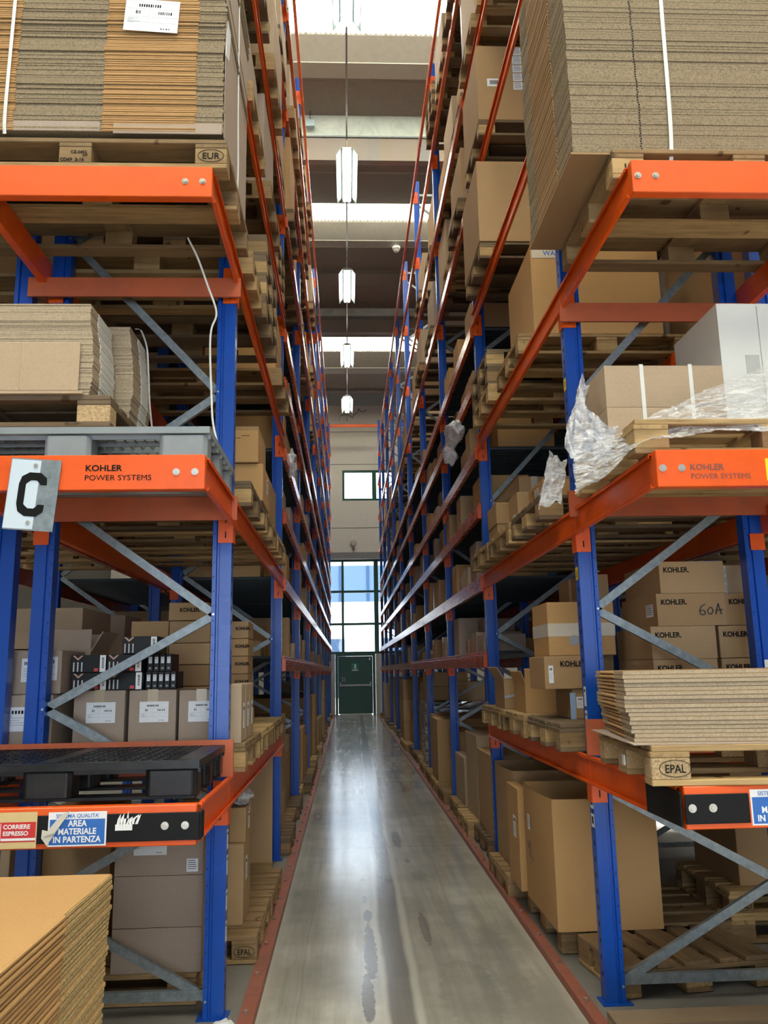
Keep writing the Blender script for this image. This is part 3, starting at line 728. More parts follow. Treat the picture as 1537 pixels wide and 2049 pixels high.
# the plate with the aisle letter
pl = MB().box(-.102, .102, 0, .004, -.150, .150).build('sign_plate', GALV, rl, (-1.288, YC['L']-.062, 2.336)); pl.rotation_euler = (0, .075, 0)
MB().box(-.0995, .02, -.0008, 0, -.1445, .1445).build('film_strip', plain('bluish_film', (.62, .72, .82, 1), .3, var=.03), pl)
m = MB(); k = .058; h = .092; t_ = .046
arc = [(k*.95, h*.45), (k*.9, h*.78), (k*.45, h), (-k*.35, h), (-k*.85, h*.8), (-k, h*.45), (-k, -h*.45), (-k*.85, -h*.8), (-k*.35, -h), (k*.45, -h), (k*.9, -h*.78), (k*.95, -h*.45)]
i0 = None; outer = []; inner = []
for j, (x, z) in enumerate(arc):
    f = 1-t_/k*.62; outer.append((x, z)); inner.append((x*f if abs(x) < k*.94 else x*f, z*(1-t_/h*.72) if abs(z) > h*.5 else z))
for j in range(len(arc)-1): m.prism([outer[j], outer[j+1], inner[j+1], inner[j]], -.0022, -.0009, 'y')
m.build('letter', INK, pl)
MB().cyl((0, -.001, .122), .009, -.005, 'y', 10).build('rivet', BOLT, pl); MB().cyl((0, -.001, -.118), .009, -.004, 'y', 10).build('rivet', BOLT, pl)
MB().box(-.085, .085, .006, .0075, -.02, .125).build('paper_backing', plain('old_paper', (.72, .66, .55, 1), .7), pl)
# black bumpers on the lowest end beams
z = LV1['L'][0]; yf = YC['L']-.05
MB().box(-2.0, XL+.024, yf-.007, yf-.0005, z-.125, z-.022).build('rubber_bumper', BLACKR, rl, bevel=.002)
MB().box(XL+.0225, XL+.032, yf-.006, yf+.06, z-.125, z-.022).build('rubber_bumper', BLACKR, rl, bevel=.003)
bolts(rl, yf-.007, [(XL-.03, z-.07), (XL-.107, z-.07)])
z = LV1['R'][0]; yf = YC['R']-.05
MB().box(XR-.014, 1.455, yf-.007, yf-.0005, z-.125, z-.022).build('rubber_bumper', BLACKR, rr, bevel=.002)
MB().box(XR-.033, XR-.0235, yf-.007, yf+.34, z-.135, z-.012).build('rubber_bumper', BLACKR, rr, bevel=.003)
bolts(rr, yf-.007, [(XR+.012, z-.07), (XR+.088, z-.07)])
# stickers on the lowest left beam: red courier label, torn blue area label
yf = YC['L']-.0572; z = LV1['L'][0]-.073
st = MB().box(-.165, .072, -.0008, 0, -.066, .066).build('courier_label', plain('pale_yellow_print', (.80, .60, .28, 1), .45, var=.15), rl, (-1.262, yf, z))
MB().box(-.155, .068, -.0014, -.0009, -.042, .030).build('red_field', RED, st)
MB().box(-.06, .068, -.0019, -.0015, -.037, -.028).build('white_line', WHITEP, st)
text(st, 'T', '-Y', (-.105, -.0016, -.027), .06, WHITEP, .002); MB().box(-.064, -.062, -.0019, -.0015, -.038, .026).build('white_line', WHITEP, st)
text(st, 'CORRIERE', '-Y', (-.054, -.0016, .006), .022, WHITEP, .0006); text(st, 'ESPRESSO', '-Y', (-.054, -.0016, -.018), .022, WHITEP, .0006)
def area_label(parent, x, y, z, w=.22, h=.125):
    s = MB().box(0, w, -.0008, 0, -h/2, h/2).build('area_label', WHITEP, parent, (x, y, z))
    MB().box(.006, w-.006, -.0013, -.0009, -h/2+.006, h/2-.027).build('blue_field', BLUEP, s)
    text(s, "SISTEMA QUALITA'", '-Y', (w/2, -.0012, h/2-.021), .020, BLUEP, .0001, 'CENTER', sx=.98)
    for t, zz in (('AREA', .010), ('MATERIALE', -.019), ('IN PARTENZA', -.048)): text(s, t, '-Y', (w/2, -.0016, zz), .031, WHITEP, .0008, 'CENTER', sx=.92)
    return s
s = area_label(rl, -1.148, yf, z)
m = MB(); m.prism([(-.012, -.02), (.05, .055), (.085, .068), (.03, -.012)], -.012, -.010, 'y'); m.prism([(-.02, .0), (.03, -.012), (.0, -.058), (-.022, -.03)], -.006, -.004, 'y'); m.build('peeled_corner', plain('torn_label_back', (.70, .66, .56, 1), .7), s)
area_label(rr, 1.462, YC['R']-.0502, LV1['R'][0]-.073)
m = MB(); rg = random.Random(3)
for k in range(7): x = -.03+k*.011; m.prism([(x, 0), (x+.014, 0), (x+.010+rg.uniform(0, .02), .02+rg.uniform(0, .035)), (x+.004, .02)], -.0018, -.0009, 'y')
m.box(-.035, .03, -.0018, -.0009, -.022, 0); m.build('torn_paper', WHITEP, rl, (-.86, yf, z+.012))
# yellow number tag on the right middle beam
s = MB().box(0, .09, -.0008, 0, -.045, .045).build('number_tag', YELLOW, rr, (1.655, YC['R']-.0502, 2.352)); text(s, '1', '-Y', (.012, -.0012, -.036), .098, INK, .002)
# location stickers on beams and uprights
for (yy, zz) in ((5.55, 2.36), (4.84, 2.36), (4.6, 1.08), (6.0, 1.08)): sticker(rr, '-X', (XR+.0035, yy, zz), .045, .06, 'bar', name='location_label')
for (yy, zz) in ((4.30, .93), (4.30, .84)): sticker(rr, '-X', (XR-.0012, yy, zz), .05, .065, 'bar', name='location_label')
for zz in (1.45, 1.33): sticker(rr, '-X', (XR-.0012, 4.30, zz), .035, .10, 'tall', name='location_label')
for zz in (2.09, 3.15): 
    s = MB().box(-.022, .022, -.034, .034, 0, .0008).build('number_tag', YELLOW, rr); place(s, '-X', (XR-.0012, 4.31, zz)); text(s, '1', '-Y', (0, 0, 0), .05, INK, .001).matrix_local = Matrix.Translation((-.008, -.02, .0009))
for zz in (.80, .68, .52, .38): sticker(rl, '+X', (XL+.0012, 4.30, zz), .04, .09, 'tall', name='location_label')
# long white notice strip on the right rack's far first upright
MB().box(XR+BD-.06, XR+BD-.001, 4.266, 4.269, 1.30, 1.62).build('notice_strip', WHITEP, rr)
# orange portal tying both racks at the far end
MB().box(XL-.02, XR+.02, YP['L'][-1]+.08, YP['L'][-1]+.13, 10.86, 10.97).build('portal_beam', ORANGE, rl)

# ------------------------------------------------------------------ lamps over the aisle
lamp0 = None
for k in range(6):
    y0 = 4.35+4.6*k+ (0 if k else 0); zz = 10.98; x = .075
    if lamp0 is None:
        r = link('pendant_lamp', None, None, (x, y0, zz)); lamp0 = r
        MB().box(-.085, .085, 0, 1.62, .04, .10).build('housing', plain('lamp_white', (.75, .78, .75, 1), .4), r)
        m = MB(); m.cyl((-.042, .03, 0), .036, 1.56, 'y', 10).cyl((.042, .03, 0), .036, 1.56, 'y', 10); m.build('tube', TUBE, r)
        for s in (-1, 1):
            m = MB(); m.prism([(s*.088, .10), (s*.098, .105), (s*.205, -.06), (s*.195, -.065)], 0, 1.62, 'y'); m.build('reflector', REFL, r)
        m = MB()
        for yy in (.2, 1.42): m.cyl((0, yy, .10), .012, .30, n=8)
        m.build('hanger_rod', GALV, r)
    else: r = copy_tree(lamp0, (x, y0, zz))
    tag(r, ['lit pendant lamp above the nearest part of the aisle', 'lit pendant lamp cut by the top edge of the photo', 'large lit pendant lamp below the bluish roof strip', 'lit pendant lamp second in the row below it, over the middle racks', 'small lit pendant lamp, last but one before the end wall', 'smallest lit pendant lamp hanging right before the cracked end wall'][k], 'lamp', 'pendant lamps over the aisle')
r = thing('cable_tray', 'thin steel cable rail linking the pendant lamps above the aisle', 'cable rail', (.075, 0, 11.38))
MB().box(-.015, .015, 4, 31.4, 0, .03).build('rail', GALV, r)
m = MB()
for k in range(7): m.cyl((0, 4.9+4.2*k, .03), .006, 12.15-11.38-.03, n=6)
m.build('suspension_wire', GALV, r)
r = thing('smoke_detector', 'white round smoke detector on the roof right of the lamps', 'detector', (1.35, 19.3, 12.2))
MB().cyl((0, 0, 0), .10, .06, n=16).build('detector_base', WHITEP, r); MB().cyl((0, 0, -.07), .06, .07, n=16, r2=.09).build('detector_head', WHITEP, r)
r = thing('junction_box', 'small pale junction box hanging by the left rack top', 'junction box', (-.62, 14.05, 11.85))
MB().box(-.08, .08, -.04, .04, 0, .14).build('box', plain('pale_blue_plastic', (.45, .6, .7, 1), .5), r); MB().cyl((0, 0, .14), .006, .5, n=6).build('cable', INK, r)
# ------------------------------------------------------------------ flattened-board stacks
def board_stack(label, x0, x1, y0, y1, z0, z1, n, zf, zs, mats, side=1, name='board_bundle', seed=1, drift=.012, perf=None, jit=.004, parts=(), skew=None, group=None, gap=.10):
    """a strapped bundle of flattened cartons; zf / zs: zones of the front and of the aisle-side face as (from, to, material index)
    material 0 = cut corrugated edge, 1 = folded board, 2 = white-lined edge"""
    rg = random.Random(seed); cx, cy = (x0+x1)/2, (y0+y1)/2; r = thing(name, label, 'cardboard bundle', (cx, cy, z0), group=group)
    w, d = x1-x0, y1-y0; t = (z1-z0)/n; m = MB(); dx = dy = 0
    for k in range(n):
        dx = dx*.86+rg.uniform(-1, 1)*drift*.35; dy = dy*.86+rg.uniform(-1, 1)*drift*.35
        sk = skew(k/n) if skew else (0, 0)
        ax0, ax1 = -w/2+dx+sk[0], w/2+dx+sk[0]+rg.uniform(-jit, jit); ay0, ay1 = -d/2+dy+sk[1]+rg.uniform(-jit, jit), d/2+dy+sk[1]
        za, zb = k*t, (k+1)*t-t*rg.uniform(.02, gap)
        m.cur = 0; m.box(ax0, ax1, ay0, ay1, za, zb)
        def fold(kind, a, b, mi):
            m.cur = mi; o = .005 if mi == 1 else .004; zm = (za+zb)/2; q = (zb-za)*.28
            o += rg.uniform(-.0015, .0015)
            e0, e1 = rg.uniform(-.004, .004), rg.uniform(-.004, .004)
            if kind == 'f': m.prism([(ay0+.001, za), (ay0-o, zm-q), (ay0-o, zm+q), (ay0+.001, zb)], ax0+a*w+e0, ax0+b*w+e1, 'x')
            else:
                X = ax1 if side > 0 else ax0; s = 1 if side > 0 else -1
                m.prism([(X-s*.001, za), (X+s*o, zm-q), (X+s*o, zm+q), (X-s*.001, zb)], ay0+a*d+e0, ay0+b*d+e1, 'y')
        for (a, b, mi) in zf: fold('f', a, b, mi)
        for (a, b, mi) in zs: fold('s', a, b, mi)
        if perf is not None:
            m.cur = 3; px_ = ax0+perf*w+rg.uniform(-.002, .002); m.box(px_-.0035, px_+.0035, ay0-.0012, ay0+.001, za+t*.2, zb-t*.25)
    m.build('board_stack', list(mats)+[HOLE], r); r['w'] = w; r['d'] = d; r['h'] = z1-z0
    return r
def strap_band(r, x, y0, z1, w=.012, z0=0, drop=0, mat=None):
    m = MB(); m.box(x-w/2, x+w/2, y0-.0022, y0-.001, z0, z1); o = m.build('strap', mat or STRAP, r); return o
def tubeobj(name, pts, r, mat, parent=None, flat=1.0, n=6):
    # smooth the polyline first
    P = [Vector(p) for p in pts]; out = []
    for i in range(len(P)-1):
        p0, p1, p2, p3 = P[max(i-1, 0)], P[i], P[i+1], P[min(i+2, len(P)-1)]
        for k in range(6):
            t = k/6; out.append(.5*((2*p1)+(p2-p0)*t+(2*p0-5*p1+4*p2-p3)*t*t+(3*p1-p0-3*p2+p3)*t**3))
    out.append(P[-1]); return MB().tube(out, r, n, flat).build(name, mat, parent)

# ================================================================== LEFT RACK, nearest bay
# lowest end level: black plastic pallet
def plastic_pallet(label, cx, cy, z, mat, L=1.2, D=.82, H=.15, slots=True):
    r = thing('plastic_pallet', label, 'pallet', (cx, cy, z)); m = MB(); rg = random.Random(2)
    m.box(-L/2, L/2, -D/2, -D/2+.035, H-.03, H).box(-L/2, L/2, D/2-.035, D/2, H-.03, H).box(-L/2, -L/2+.035, -D/2+.035, D/2-.035, H-.03, H).box(L/2-.035, L/2, -D/2+.035, D/2-.035, H-.03, H)
    nx, ny = 26, 9
    for i in range(nx+1):
        x = -L/2+.035+(L-.07)*i/nx; m.box(x-.004, x+.004, -D/2+.035, D/2-.035, H-.035, H-.001)
    for j in range(1, ny):
        y = -D/2+.035+(D-.07)*j/ny; m.box(-L/2+.035, L/2-.035, y-.006, y+.006, H-.035, H-.001)
    for (x0_, x1_) in ((-.57, -.52), (-.05, .02), (.50, .57)): m.box(x0_*L/1.2, x1_*L/1.2, -D/2+.06, D/2-.06, H-.012, H-.0005) if slots else None
    for k in range(7): m.box(-L/2, L/2, -D/2+.03+k*.11, -D/2+.036+k*.11, H-.05, H-.03)
    m.build('top_deck', mat, r)
    for fx in (-L/2+.115, 0, L/2-.115):
        for fy in (-D/2+.07, 0, D/2-.07):
            q = MB(); a, b = .105 if fx else .10, .066
            q.prism([(fx-a, fy-b+.02), (fx-a+.02, fy-b), (fx+a-.02, fy-b), (fx+a, fy-b+.02), (fx+a, fy+b-.02), (fx+a-.02, fy+b), (fx-a+.02, fy+b), (fx-a, fy+b-.02)], .012, H-.036, 'z')
            q.build('foot', mat, r, bevel=.004)
    m = MB()
    for fy in (-D/2+.07, 0, D/2-.07): m.box(-L/2+.02, L/2-.02, fy-.055, fy+.055, 0, .0115)
    m.build('skid', mat, r); return r
plastic_pallet('scuffed black plastic pallet on the lowest end level of the left rack', -1.215, 3.86, 1.106, PLASTIC_BLACK, L=1.22, D=.74)
# lower storage level: pallets and cartons behind the first upright
Z1 = 1.10+.144
for k, (y, lb) in enumerate(((4.82, 'pale wooden pallet with labelled cartons on the left rack lower beam'), (5.70, 'pale wooden pallet, second along the left rack lower beam'), (6.56, 'pale wooden pallet, third along the left rack lower beam'))):
    pallet(lb, -1.13, y, 1.10, L=1.2, parts=True)
def lab_carton(label, x0, x1, y0, y1, z0, z1, **k):
    r = carton(label, x0, x1, y0, y1, z0, z1, KRAFT_GREY, 'y', bulge=.004, **k); sticker(r, '-Y', fr(r, .04, .60, off=.006), .15, .105, 'ship'); return r
lab_carton('labelled carton low on the left rack, first right of the outer upright', -1.430, -1.168, 4.46, 4.80, Z1, 1.522)
lab_carton('labelled carton low on the left rack, under the black boxes right half', -1.145, -.902, 4.46, 4.80, Z1, 1.520)
lab_carton('labelled carton low on the left rack, half hidden by the aisle upright', -.885, -.655, 4.46, 4.78, Z1, 1.517)
for k, (lb) in enumerate(('slim carton with side label beside the left aisle upright', 'slim carton with side label, second behind the aisle upright', 'slim carton with side label, third behind the aisle upright')):
    y = 4.42+.185*k; r = carton(lb, -.648, -.555, y, y+.17, Z1, 1.545, KRAFT_PALE, 'none'); sticker(r, '+X', fr(r, .05, .45, '+X'), .07, .13, 'tall')
r = carton('carton with white label at the bottom behind the outer left upright', -1.775, -1.505, 4.36, 4.74, Z1, 1.510, KRAFT_GREY, 'y'); sticker(r, '-Y', fr(r, -.1, .55), .13, .12, 'tall')
r = carton('carton with two white labels on top behind the outer left upright', -1.735, -1.485, 4.40, 4.78, 1.512, 1.735, KRAFT_GREY, 'y'); sticker(r, '-Y', fr(r, -.17, .55), .07, .12, 'tall'); sticker(r, '-Y', fr(r, .28, .58), .07, .12, 'tall')
for k in range(3):
    carton(['large pale carton at the far left edge, lowest of three', 'large pale carton at the far left edge, middle of three', 'large pale carton at the far left edge, topmost of three'][k], -2.34, -1.68, 5.32, 5.95, 1.25+.262*k, 1.25+.262*k+.255, KRAFT_PALE)
pallet('wooden pallet under the large pale cartons at the far left', -2.12, 5.62, 1.10, L=1.0)
open_carton('open carton with raised flaps behind the black boxes', -1.72, -1.48, 4.86, 5.18, Z1, 1.73, KRAFT_GREY, (('front', .13, 92), ('right', .14, 60), ('back', .12, 95)))
# black retail boxes
def black_box(label, x, z, y=4.50, w=.182, d=.26, h=.092):
    r = thing('black_box', label, 'retail box', (x+w/2, y+d/2, z), group='black retail boxes on the labelled cartons'); MB().box(-w/2, w/2, -d/2, d/2, 0, h).build('body', BLACKB, r, bevel=.002)
    m = MB(); m.box(w/2-.032, w/2-.001, -d/2-.0009, -d/2-.0001, .002, h-.002); m.build('white_stripe', WHITEP, r)
    m = MB(); a = -w/2+.006; m.prism([(a, h-.003), (a+.012, h-.003), (a+.028, h-.018), (a+.044, h-.003), (a+.056, h-.003), (a+.028, h-.028)], -d/2-.0009, -d/2-.0001, 'y'); m.build('copper_chevron', plain('copper_print', (.62, .36, .26, 1), .3) if 'copper_print' not in bpy.data.materials else bpy.data.materials['copper_print'], r)
    m = MB(); rg = random.Random(4)
    for c, xx in enumerate((-w/2+.010, -w/2+.031, -w/2+.052)):
        for q in range(9): zz = .006+q*.0055; m.box(xx, xx+.007, -d/2-.0009, -d/2-.0001, zz, zz+.0035)
    m.build('white_lettering', WHITEP, r); MB().box(w/2-.062, w/2-.040, -d/2-.0009, -d/2-.0001, .006, .022).build('red_badge', RED, r)
    t = text(r, 'KOHLER', '-Y', (w/2-.011, -d/2-.0012, .022), .015, INK, .0004, rot=math.pi/2); return r
zb = 1.524
black_box('black retail box in the bottom row, left of the two', -1.462, zb); black_box('black retail box in the bottom row, right of the two', -1.276, zb)
black_box('black retail box in the middle row, left of the two', -1.468, zb+.094); black_box('black retail box in the middle row, right of the two', -1.281, zb+.094)
black_box('black retail box lying alone on the top row', -1.203, zb+.188)
for row, n in ((0, 5), (1, 4)):
    for k in range(n):
        x = -1.088+k*.033+(0.006 if row else 0); r = thing('black_box', 'narrow black box with white end label, %s row, %s from the left' % (['lower', 'upper'][row], ORDN[k]), 'retail box', (x+.015, 4.66, zb+.094*row), group='narrow black boxes standing on end')
        MB().box(-.015, .015, -.10, .10, 0, .092).build('body', BLACKB, r, bevel=.0015); sticker(r, '-Y', (0, -.1004, .060), .018, .034, 'tall'); MB().box(-.006, .006, -.1008, -.1001, .012, .022).build('badge', GREYINK, r)
# brown cartons deeper in the same level
zz = [1.25, 1.387, 1.525, 1.66, 1.795, 1.935]
for k in range(5):
    r = carton('plain brown carton in the stack left of the aisle upright, %s from the bottom' % ORDN[k], -1.128, -.872, 5.30, 5.68, zz[k], zz[k+1]-.003, KRAFT, 'sidex'); 
for k in range(3): carton('plain brown carton in the dark stack behind the black boxes, %s from the bottom' % ORDN[k], -1.372, -1.136, 5.32, 5.7, 1.25+.23*k, 1.25+.23*k+.226, KRAFT)
r = carton('carton printed KOHLER on top of the brown stack', -1.135, -.885, 5.30, 5.6, 1.936, 2.05, KRAFT, 'none'); kohler(r, -.22, .48, .035); 
for k in range(5):
    r = carton('small carton printed KOHLER right of the aisle upright, %s from the bottom' % ORDN[k], -.90, -.700, 5.90, 6.2, 1.25+.123*k+.1, 1.25+.123*k+.22, KRAFT, 'none'); kohler(r, .05, .50, .028)
carton('low brown carton under the small KOHLER cartons', -.92, -.69, 5.86, 6.25, Z1+.001, 1.349, KRAFT)
# floor level behind the first frame
pallet('wooden pallet under the three large greyish cartons', -1.36, 4.71, .004, L=1.2, D=.52, block=WOODX, parts=True)
zz = [.150, .360, .604, .838]
for k in range(3):
    r = carton(['large greyish carton on the floor pallet, bottom of three', 'large greyish carton on the floor pallet, middle of three', 'large greyish carton with shipping label, top of three'][k], -1.185, -.742+.0*k, 4.46, 4.98, zz[k], zz[k+1]-.003, KRAFT_GREY, 'none', bulge=.006)
sticker(r, '-Y', fr(r, -.10, .70, off=.008), .165, .125, 'ship'); sticker(r, '-Y', fr(r, .38, .20, off=.006), .058, .062, 'text')
carton('dark brown carton low behind the outer left upright', -1.74, -1.36, 5.02, 5.45, .15, .84, KRAFT, bulge=.004); pallet('wooden pallet on the floor at the far left photo edge', -2.28, 5.0, .004, L=1.0)
carton('pale carton cut by the left photo edge under the end level', -2.35, -1.80, 4.7, 5.2, .15, .80, KRAFT_PALE)
r = carton('narrow carton with side label on the floor behind the left upright, lower one', -.728, -.628, 5.2, 5.55, .149, .60, KRAFT, 'none'); sticker(r, '+X', fr(r, -.1, .65, '+X'), .08, .13, 'tall')
r = carton('narrow carton with side label on the floor behind the left upright, upper one', -.722, -.622, 5.24, 5.6, .601, .80, KRAFT, 'x'); sticker(r, '+X', fr(r, -.1, .55, '+X'), .08, .10, 'tall')
pallet('wooden pallet with oval EPAL stamp on the floor beside the rail', -1.12, 5.40, .004, L=1.2, parts=True)
pl_ = pallet('bright wooden pallet lying by the rail farther along', -1.11, 6.25, .004, L=1.2, parts=True)
def epal(p, x, y, z, s='EPAL', size=.042):
    t = text(p, s, '-Y', (x, y, z-size*.36), size, INK, .0003, 'CENTER', sx=.85, name='burnt_stamp')
    m = MB(); n = 28
    for k in range(n):
        a, b = 2*math.pi*k/n, 2*math.pi*(k+1)/n; m.bar((.058*math.cos(a), 0, .030*math.sin(a)), (.058*math.cos(b), 0, .030*math.sin(b)), .0022, .001)
    o = m.build('stamp_ring', INK, p, (x, y-.0005, z))
for ob in list(COL.objects):
    if ob.get('label') == 'wooden pallet with oval EPAL stamp on the floor beside the rail': epal(ob, .527, -.4006, .064)
r = thing('brown_board', 'tall brown cardboard sheet standing behind the second left upright', 'cardboard sheet', (-.80, 7.02, .004)); MB().box(-.22, .18, 0, .02, .10, .98).build('sheet', KRAFT, r); MB().box(-.22, .18, -.02, .04, 0, .10).build('foot_batten', WOODX, r)

# middle end level: grey plastic pallet, wooden pallet, board bundles
plastic_pallet('grey plastic pallet on the middle end level of the left rack', -1.20, 3.86, 2.506, PLASTIC_GREY, L=1.22, D=.80, H=.152)
zt = 2.506+.152
pallet('weathered wooden pallet standing on the grey plastic pallet', -1.62, 3.86, zt+.0005, L=1.2, D=.80, block=CHIP, old=True, parts=True)
zq = zt+.1455
def skewL(t): return (.012*math.sin(5*t), 0)
r = board_stack('strapped bundle of flattened cartons with a white edge stripe, front one', -1.80, -1.115, 3.46, 3.80, zq, 3.228, 62, [], [(.30, .93, 2)], (EDGE, KRAFT_PALE, EDGE_WHITE), seed=3, perf=.27, skew=skewL, drift=.006, jit=.002)
m = MB(); m.box(-.112, -.100, -.176, -.1745, .26, .43); m.build('strap', STRAP, r); m = MB(); m.box(-.090, -.078, -.180, -.1785, .17, .262); m.build('strap', STRAP, r)
fb = MB().box(-.45, .30, -.190, -.182, .012, .235).build('folded_sheet', KRAFT_PALE, r, bevel=.003); MB().box(-.45, .32, -.190, -.176, .0, .012).build('crushed_lip', KRAFT_PALE, r)
MB().box(.042, .048, -.1925, -.1901, .012, .235).build('crease', KRAFT_PALE, fb)
r = board_stack('strapped bundle of flattened cartons with a white edge stripe, rear one', -1.72, -1.035, 3.815, 4.17, zq, 3.275, 54, [], [(.42, .80, 2)], (EDGE, KRAFT_PALE, EDGE_WHITE), seed=8, skew=skewL, drift=.006, jit=.002)
tubeobj('strap', [(.345, -.13, .48), (.353, -.06, .50), (.356, .05, .46), (.356, .10, .36), (.358, .14, .20), (.37, .20, .02), (.385, .24, -.10)], .0045, STRAP, r, .35)
# cartons on the middle beams behind the first upright
for k, (y, lb) in enumerate(((4.84, 'wooden pallet on the left middle beam, first behind the upright'), (5.72, 'wooden pallet on the left middle beam, second behind the upright'), (6.60, 'wooden pallet with yellow boards, left middle beam, third'))):
    pallet(lb, -1.12, y, 2.50, parts=True, old=(k == 0))
r = carton('stapled carton, lower of two beside the left upright at mid height', -.98, -.515, 5.0, 5.42, 2.646, 2.885, KRAFT_WARM, 'none'); sticker(r, '+X', fr(r, .1, .6, '+X'), .07, .10, 'tall')
r = carton('stapled carton, upper of two beside the left upright at mid height', -.99, -.545, 4.98, 5.38, 2.888, 3.095, KRAFT_WARM, 'none'); m = MB(); m.box(.05, .11, -.205, -.2042, .155, .158).box(.12, .17, -.205, -.2042, .17, .173); m.build('staples', INK, r)
for k in range(2): carton(['large kraft carton behind the stapled pair, lower one', 'large kraft carton behind the stapled pair, upper one'][k], -1.5, -.60, 5.50, 6.0, 2.646+.32*k, 2.646+.32*k+.315, KRAFT)
carton('kraft carton far along the left middle beam, beside the yellow pallet', -1.5, -.60, 6.3, 6.9, 2.646, 3.1, KRAFT)
for k in range(4): pallet('empty wooden pallet in the small stack above the stapled cartons, %s from the bottom' % ORDN[k], -1.10, 5.35, 3.84+.145*k, old=True, group='empty pallets stacked on the left rack')
for k in range(2):
    r = carton(['brown carton with dark handling marks, lower, above mid height left', 'brown carton with dark handling marks, upper, above mid height left'][k], -1.2, -.56, 6.35, 6.9, 3.985+.26*k, 3.985+.26*k+.255, KRAFT_WARM, 'none')
    m = MB(); [m.box(-.12+.05*q, -.085+.05*q, -.2785, -.2772, .13, .20) for q in range(3)]; m.build('handling_marks', INK, r)
pallet('wooden pallet under the cartons with handling marks', -1.10, 6.62, 3.84)
pallet('wooden pallet beside the small stack of empty pallets, left rack', -1.12, 4.64, 3.84, D=.56)
# top end level: big bundle on a EUR pallet
pL = pallet('worn wooden pallet stamped EUR under the tall strapped bundle', -1.205, 3.78, 3.846, L=1.36, D=.82, parts=True)
t = text(pL, 'EUR', '-Y', (.607, -.4108, .045), .044, INK, .0004, 'CENTER', name='burnt_stamp'); m = MB()
for k in range(28):
    a, b = 2*math.pi*k/28, 2*math.pi*(k+1)/28; m.bar((.607+.058*math.cos(a), -.4106, .061+.031*math.sin(a)), (.607+.058*math.cos(b), -.4106, .061+.031*math.sin(b)), .0022, .001)
m.build('stamp_ring', INK, pL)
text(pL, 'CD69  2-16', '-Y', (-.065, -.4108, .028), .022, INK, .0003, name='burnt_stamp'); text(pL, 'CZ-0455', '-Y', (-.02, -.4108, .066), .020, INK, .0001, name='burnt_stamp'); text(pL, 'HT', '-Y', (.035, -.4108, .050), .018, INK, .0001, name='burnt_stamp')
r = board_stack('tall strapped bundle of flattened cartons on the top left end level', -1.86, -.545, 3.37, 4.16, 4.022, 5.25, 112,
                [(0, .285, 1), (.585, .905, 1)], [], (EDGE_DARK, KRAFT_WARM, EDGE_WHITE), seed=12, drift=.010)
fx = lambda X: X+1.2025
m = MB(); m.box(fx(-1.56), fx(-1.10), -.399, -.394, .0, .05).box(fx(-1.04), fx(-.55), -.401, -.395, -.01, .045); m.build('protective_sheet', KRAFT_GREY, r, bevel=.002)
s = sticker(r, '-Y', (fx(-.885), -.407, .60), .25, .17, 'ship', rot=-.06, name='delivery_note')
m = MB(); m.prism([(0, .0), (.10, .05), (.16, .30), (.05, .26)], .662, .664, 'x'); o = m.build('loose_note', PAPER, r, (0, -.40, .40))
tubeobj('strap', [(fx(-1.505), -.412, 1.2), (fx(-1.515), -.410, .60), (fx(-1.521), -.410, .10), (fx(-1.520), -.40, -.02)], .008, STRAP, r, .25)
tubeobj('strap', [(.664, .0, 1.2), (.664, .02, .5), (.664, .05, .0), (.63, .02, -.17)], .004, STRAP, r, .3)
MB().box(.659, .662, -.39, .395, -.02, 1.22).build('side_sheet', KRAFT_GREY, r)
r = thing('loose_strap', 'long white plastic strap dangling beside the left upright', 'strap', (0, 0, 0))
tubeobj('strap', [(-.80, 3.9, 3.80), (-.747, 3.9, 3.691), (-.69, 3.9, 3.53), (-.645, 3.9, 3.391), (-.668, 3.9, 3.30), (-.672, 3.9, 3.19), (-.66, 3.9, 2.95), (-.648, 3.9, 2.80), (-.612, 3.9, 2.66)], .005, STRAP, r, .4)

# foreground stack of flattened cartons at the lower left, sheet by sheet
SG = random.Random(21); n = 20; th = .0155; zt = .952; zb = .16
pallet('wooden pallet under the foreground stack of brown boards', -1.20, 2.52, .004, L=1.0, D=1.0)
base = None
carton('brown board block forming the lower part of the foreground stack', -1.62, -.80, 2.02, 2.94, .150,   .955-n*th*1.5, KRAFT_WARM, detail=False, cat='cardboard bundle', name='board_bundle')
for k in range(30):
    z = .955-(k+1)*th; dx = SG.uniform(-.004, .004)-.0006*k; dy = SG.uniform(-.004, .004)
    r = thing('flattened_carton', 'flattened brown carton in the foreground stack, %s' % ('topmost sheet' if k == 0 else 'layer below the top sheet'), 'flattened carton', (-1.2+dx, 2.48+dy, z), group=None if k == 0 else 'flattened cartons stacked in the foreground')
    m = MB(); m.cur = 0; m.box(-.42, .413, -.46, .455, .0006, th-.0018)
    m.build('sheet', KRAFT_WARM, r)
    m = MB(); zm = th*.47; m.prism([(.4131, .0008), (.420, zm-.003), (.420, zm+.003), (.4131, th-.002)], -.46, -.01+SG.uniform(-.004, .004), 'y'); m.build('folded_edge', KRAFT_WARM, r)
    m = MB(); m.box(.4131, .4165, .005, .452, .001, th-.004); m.build('cut_edge', EDGE_WARM, r)

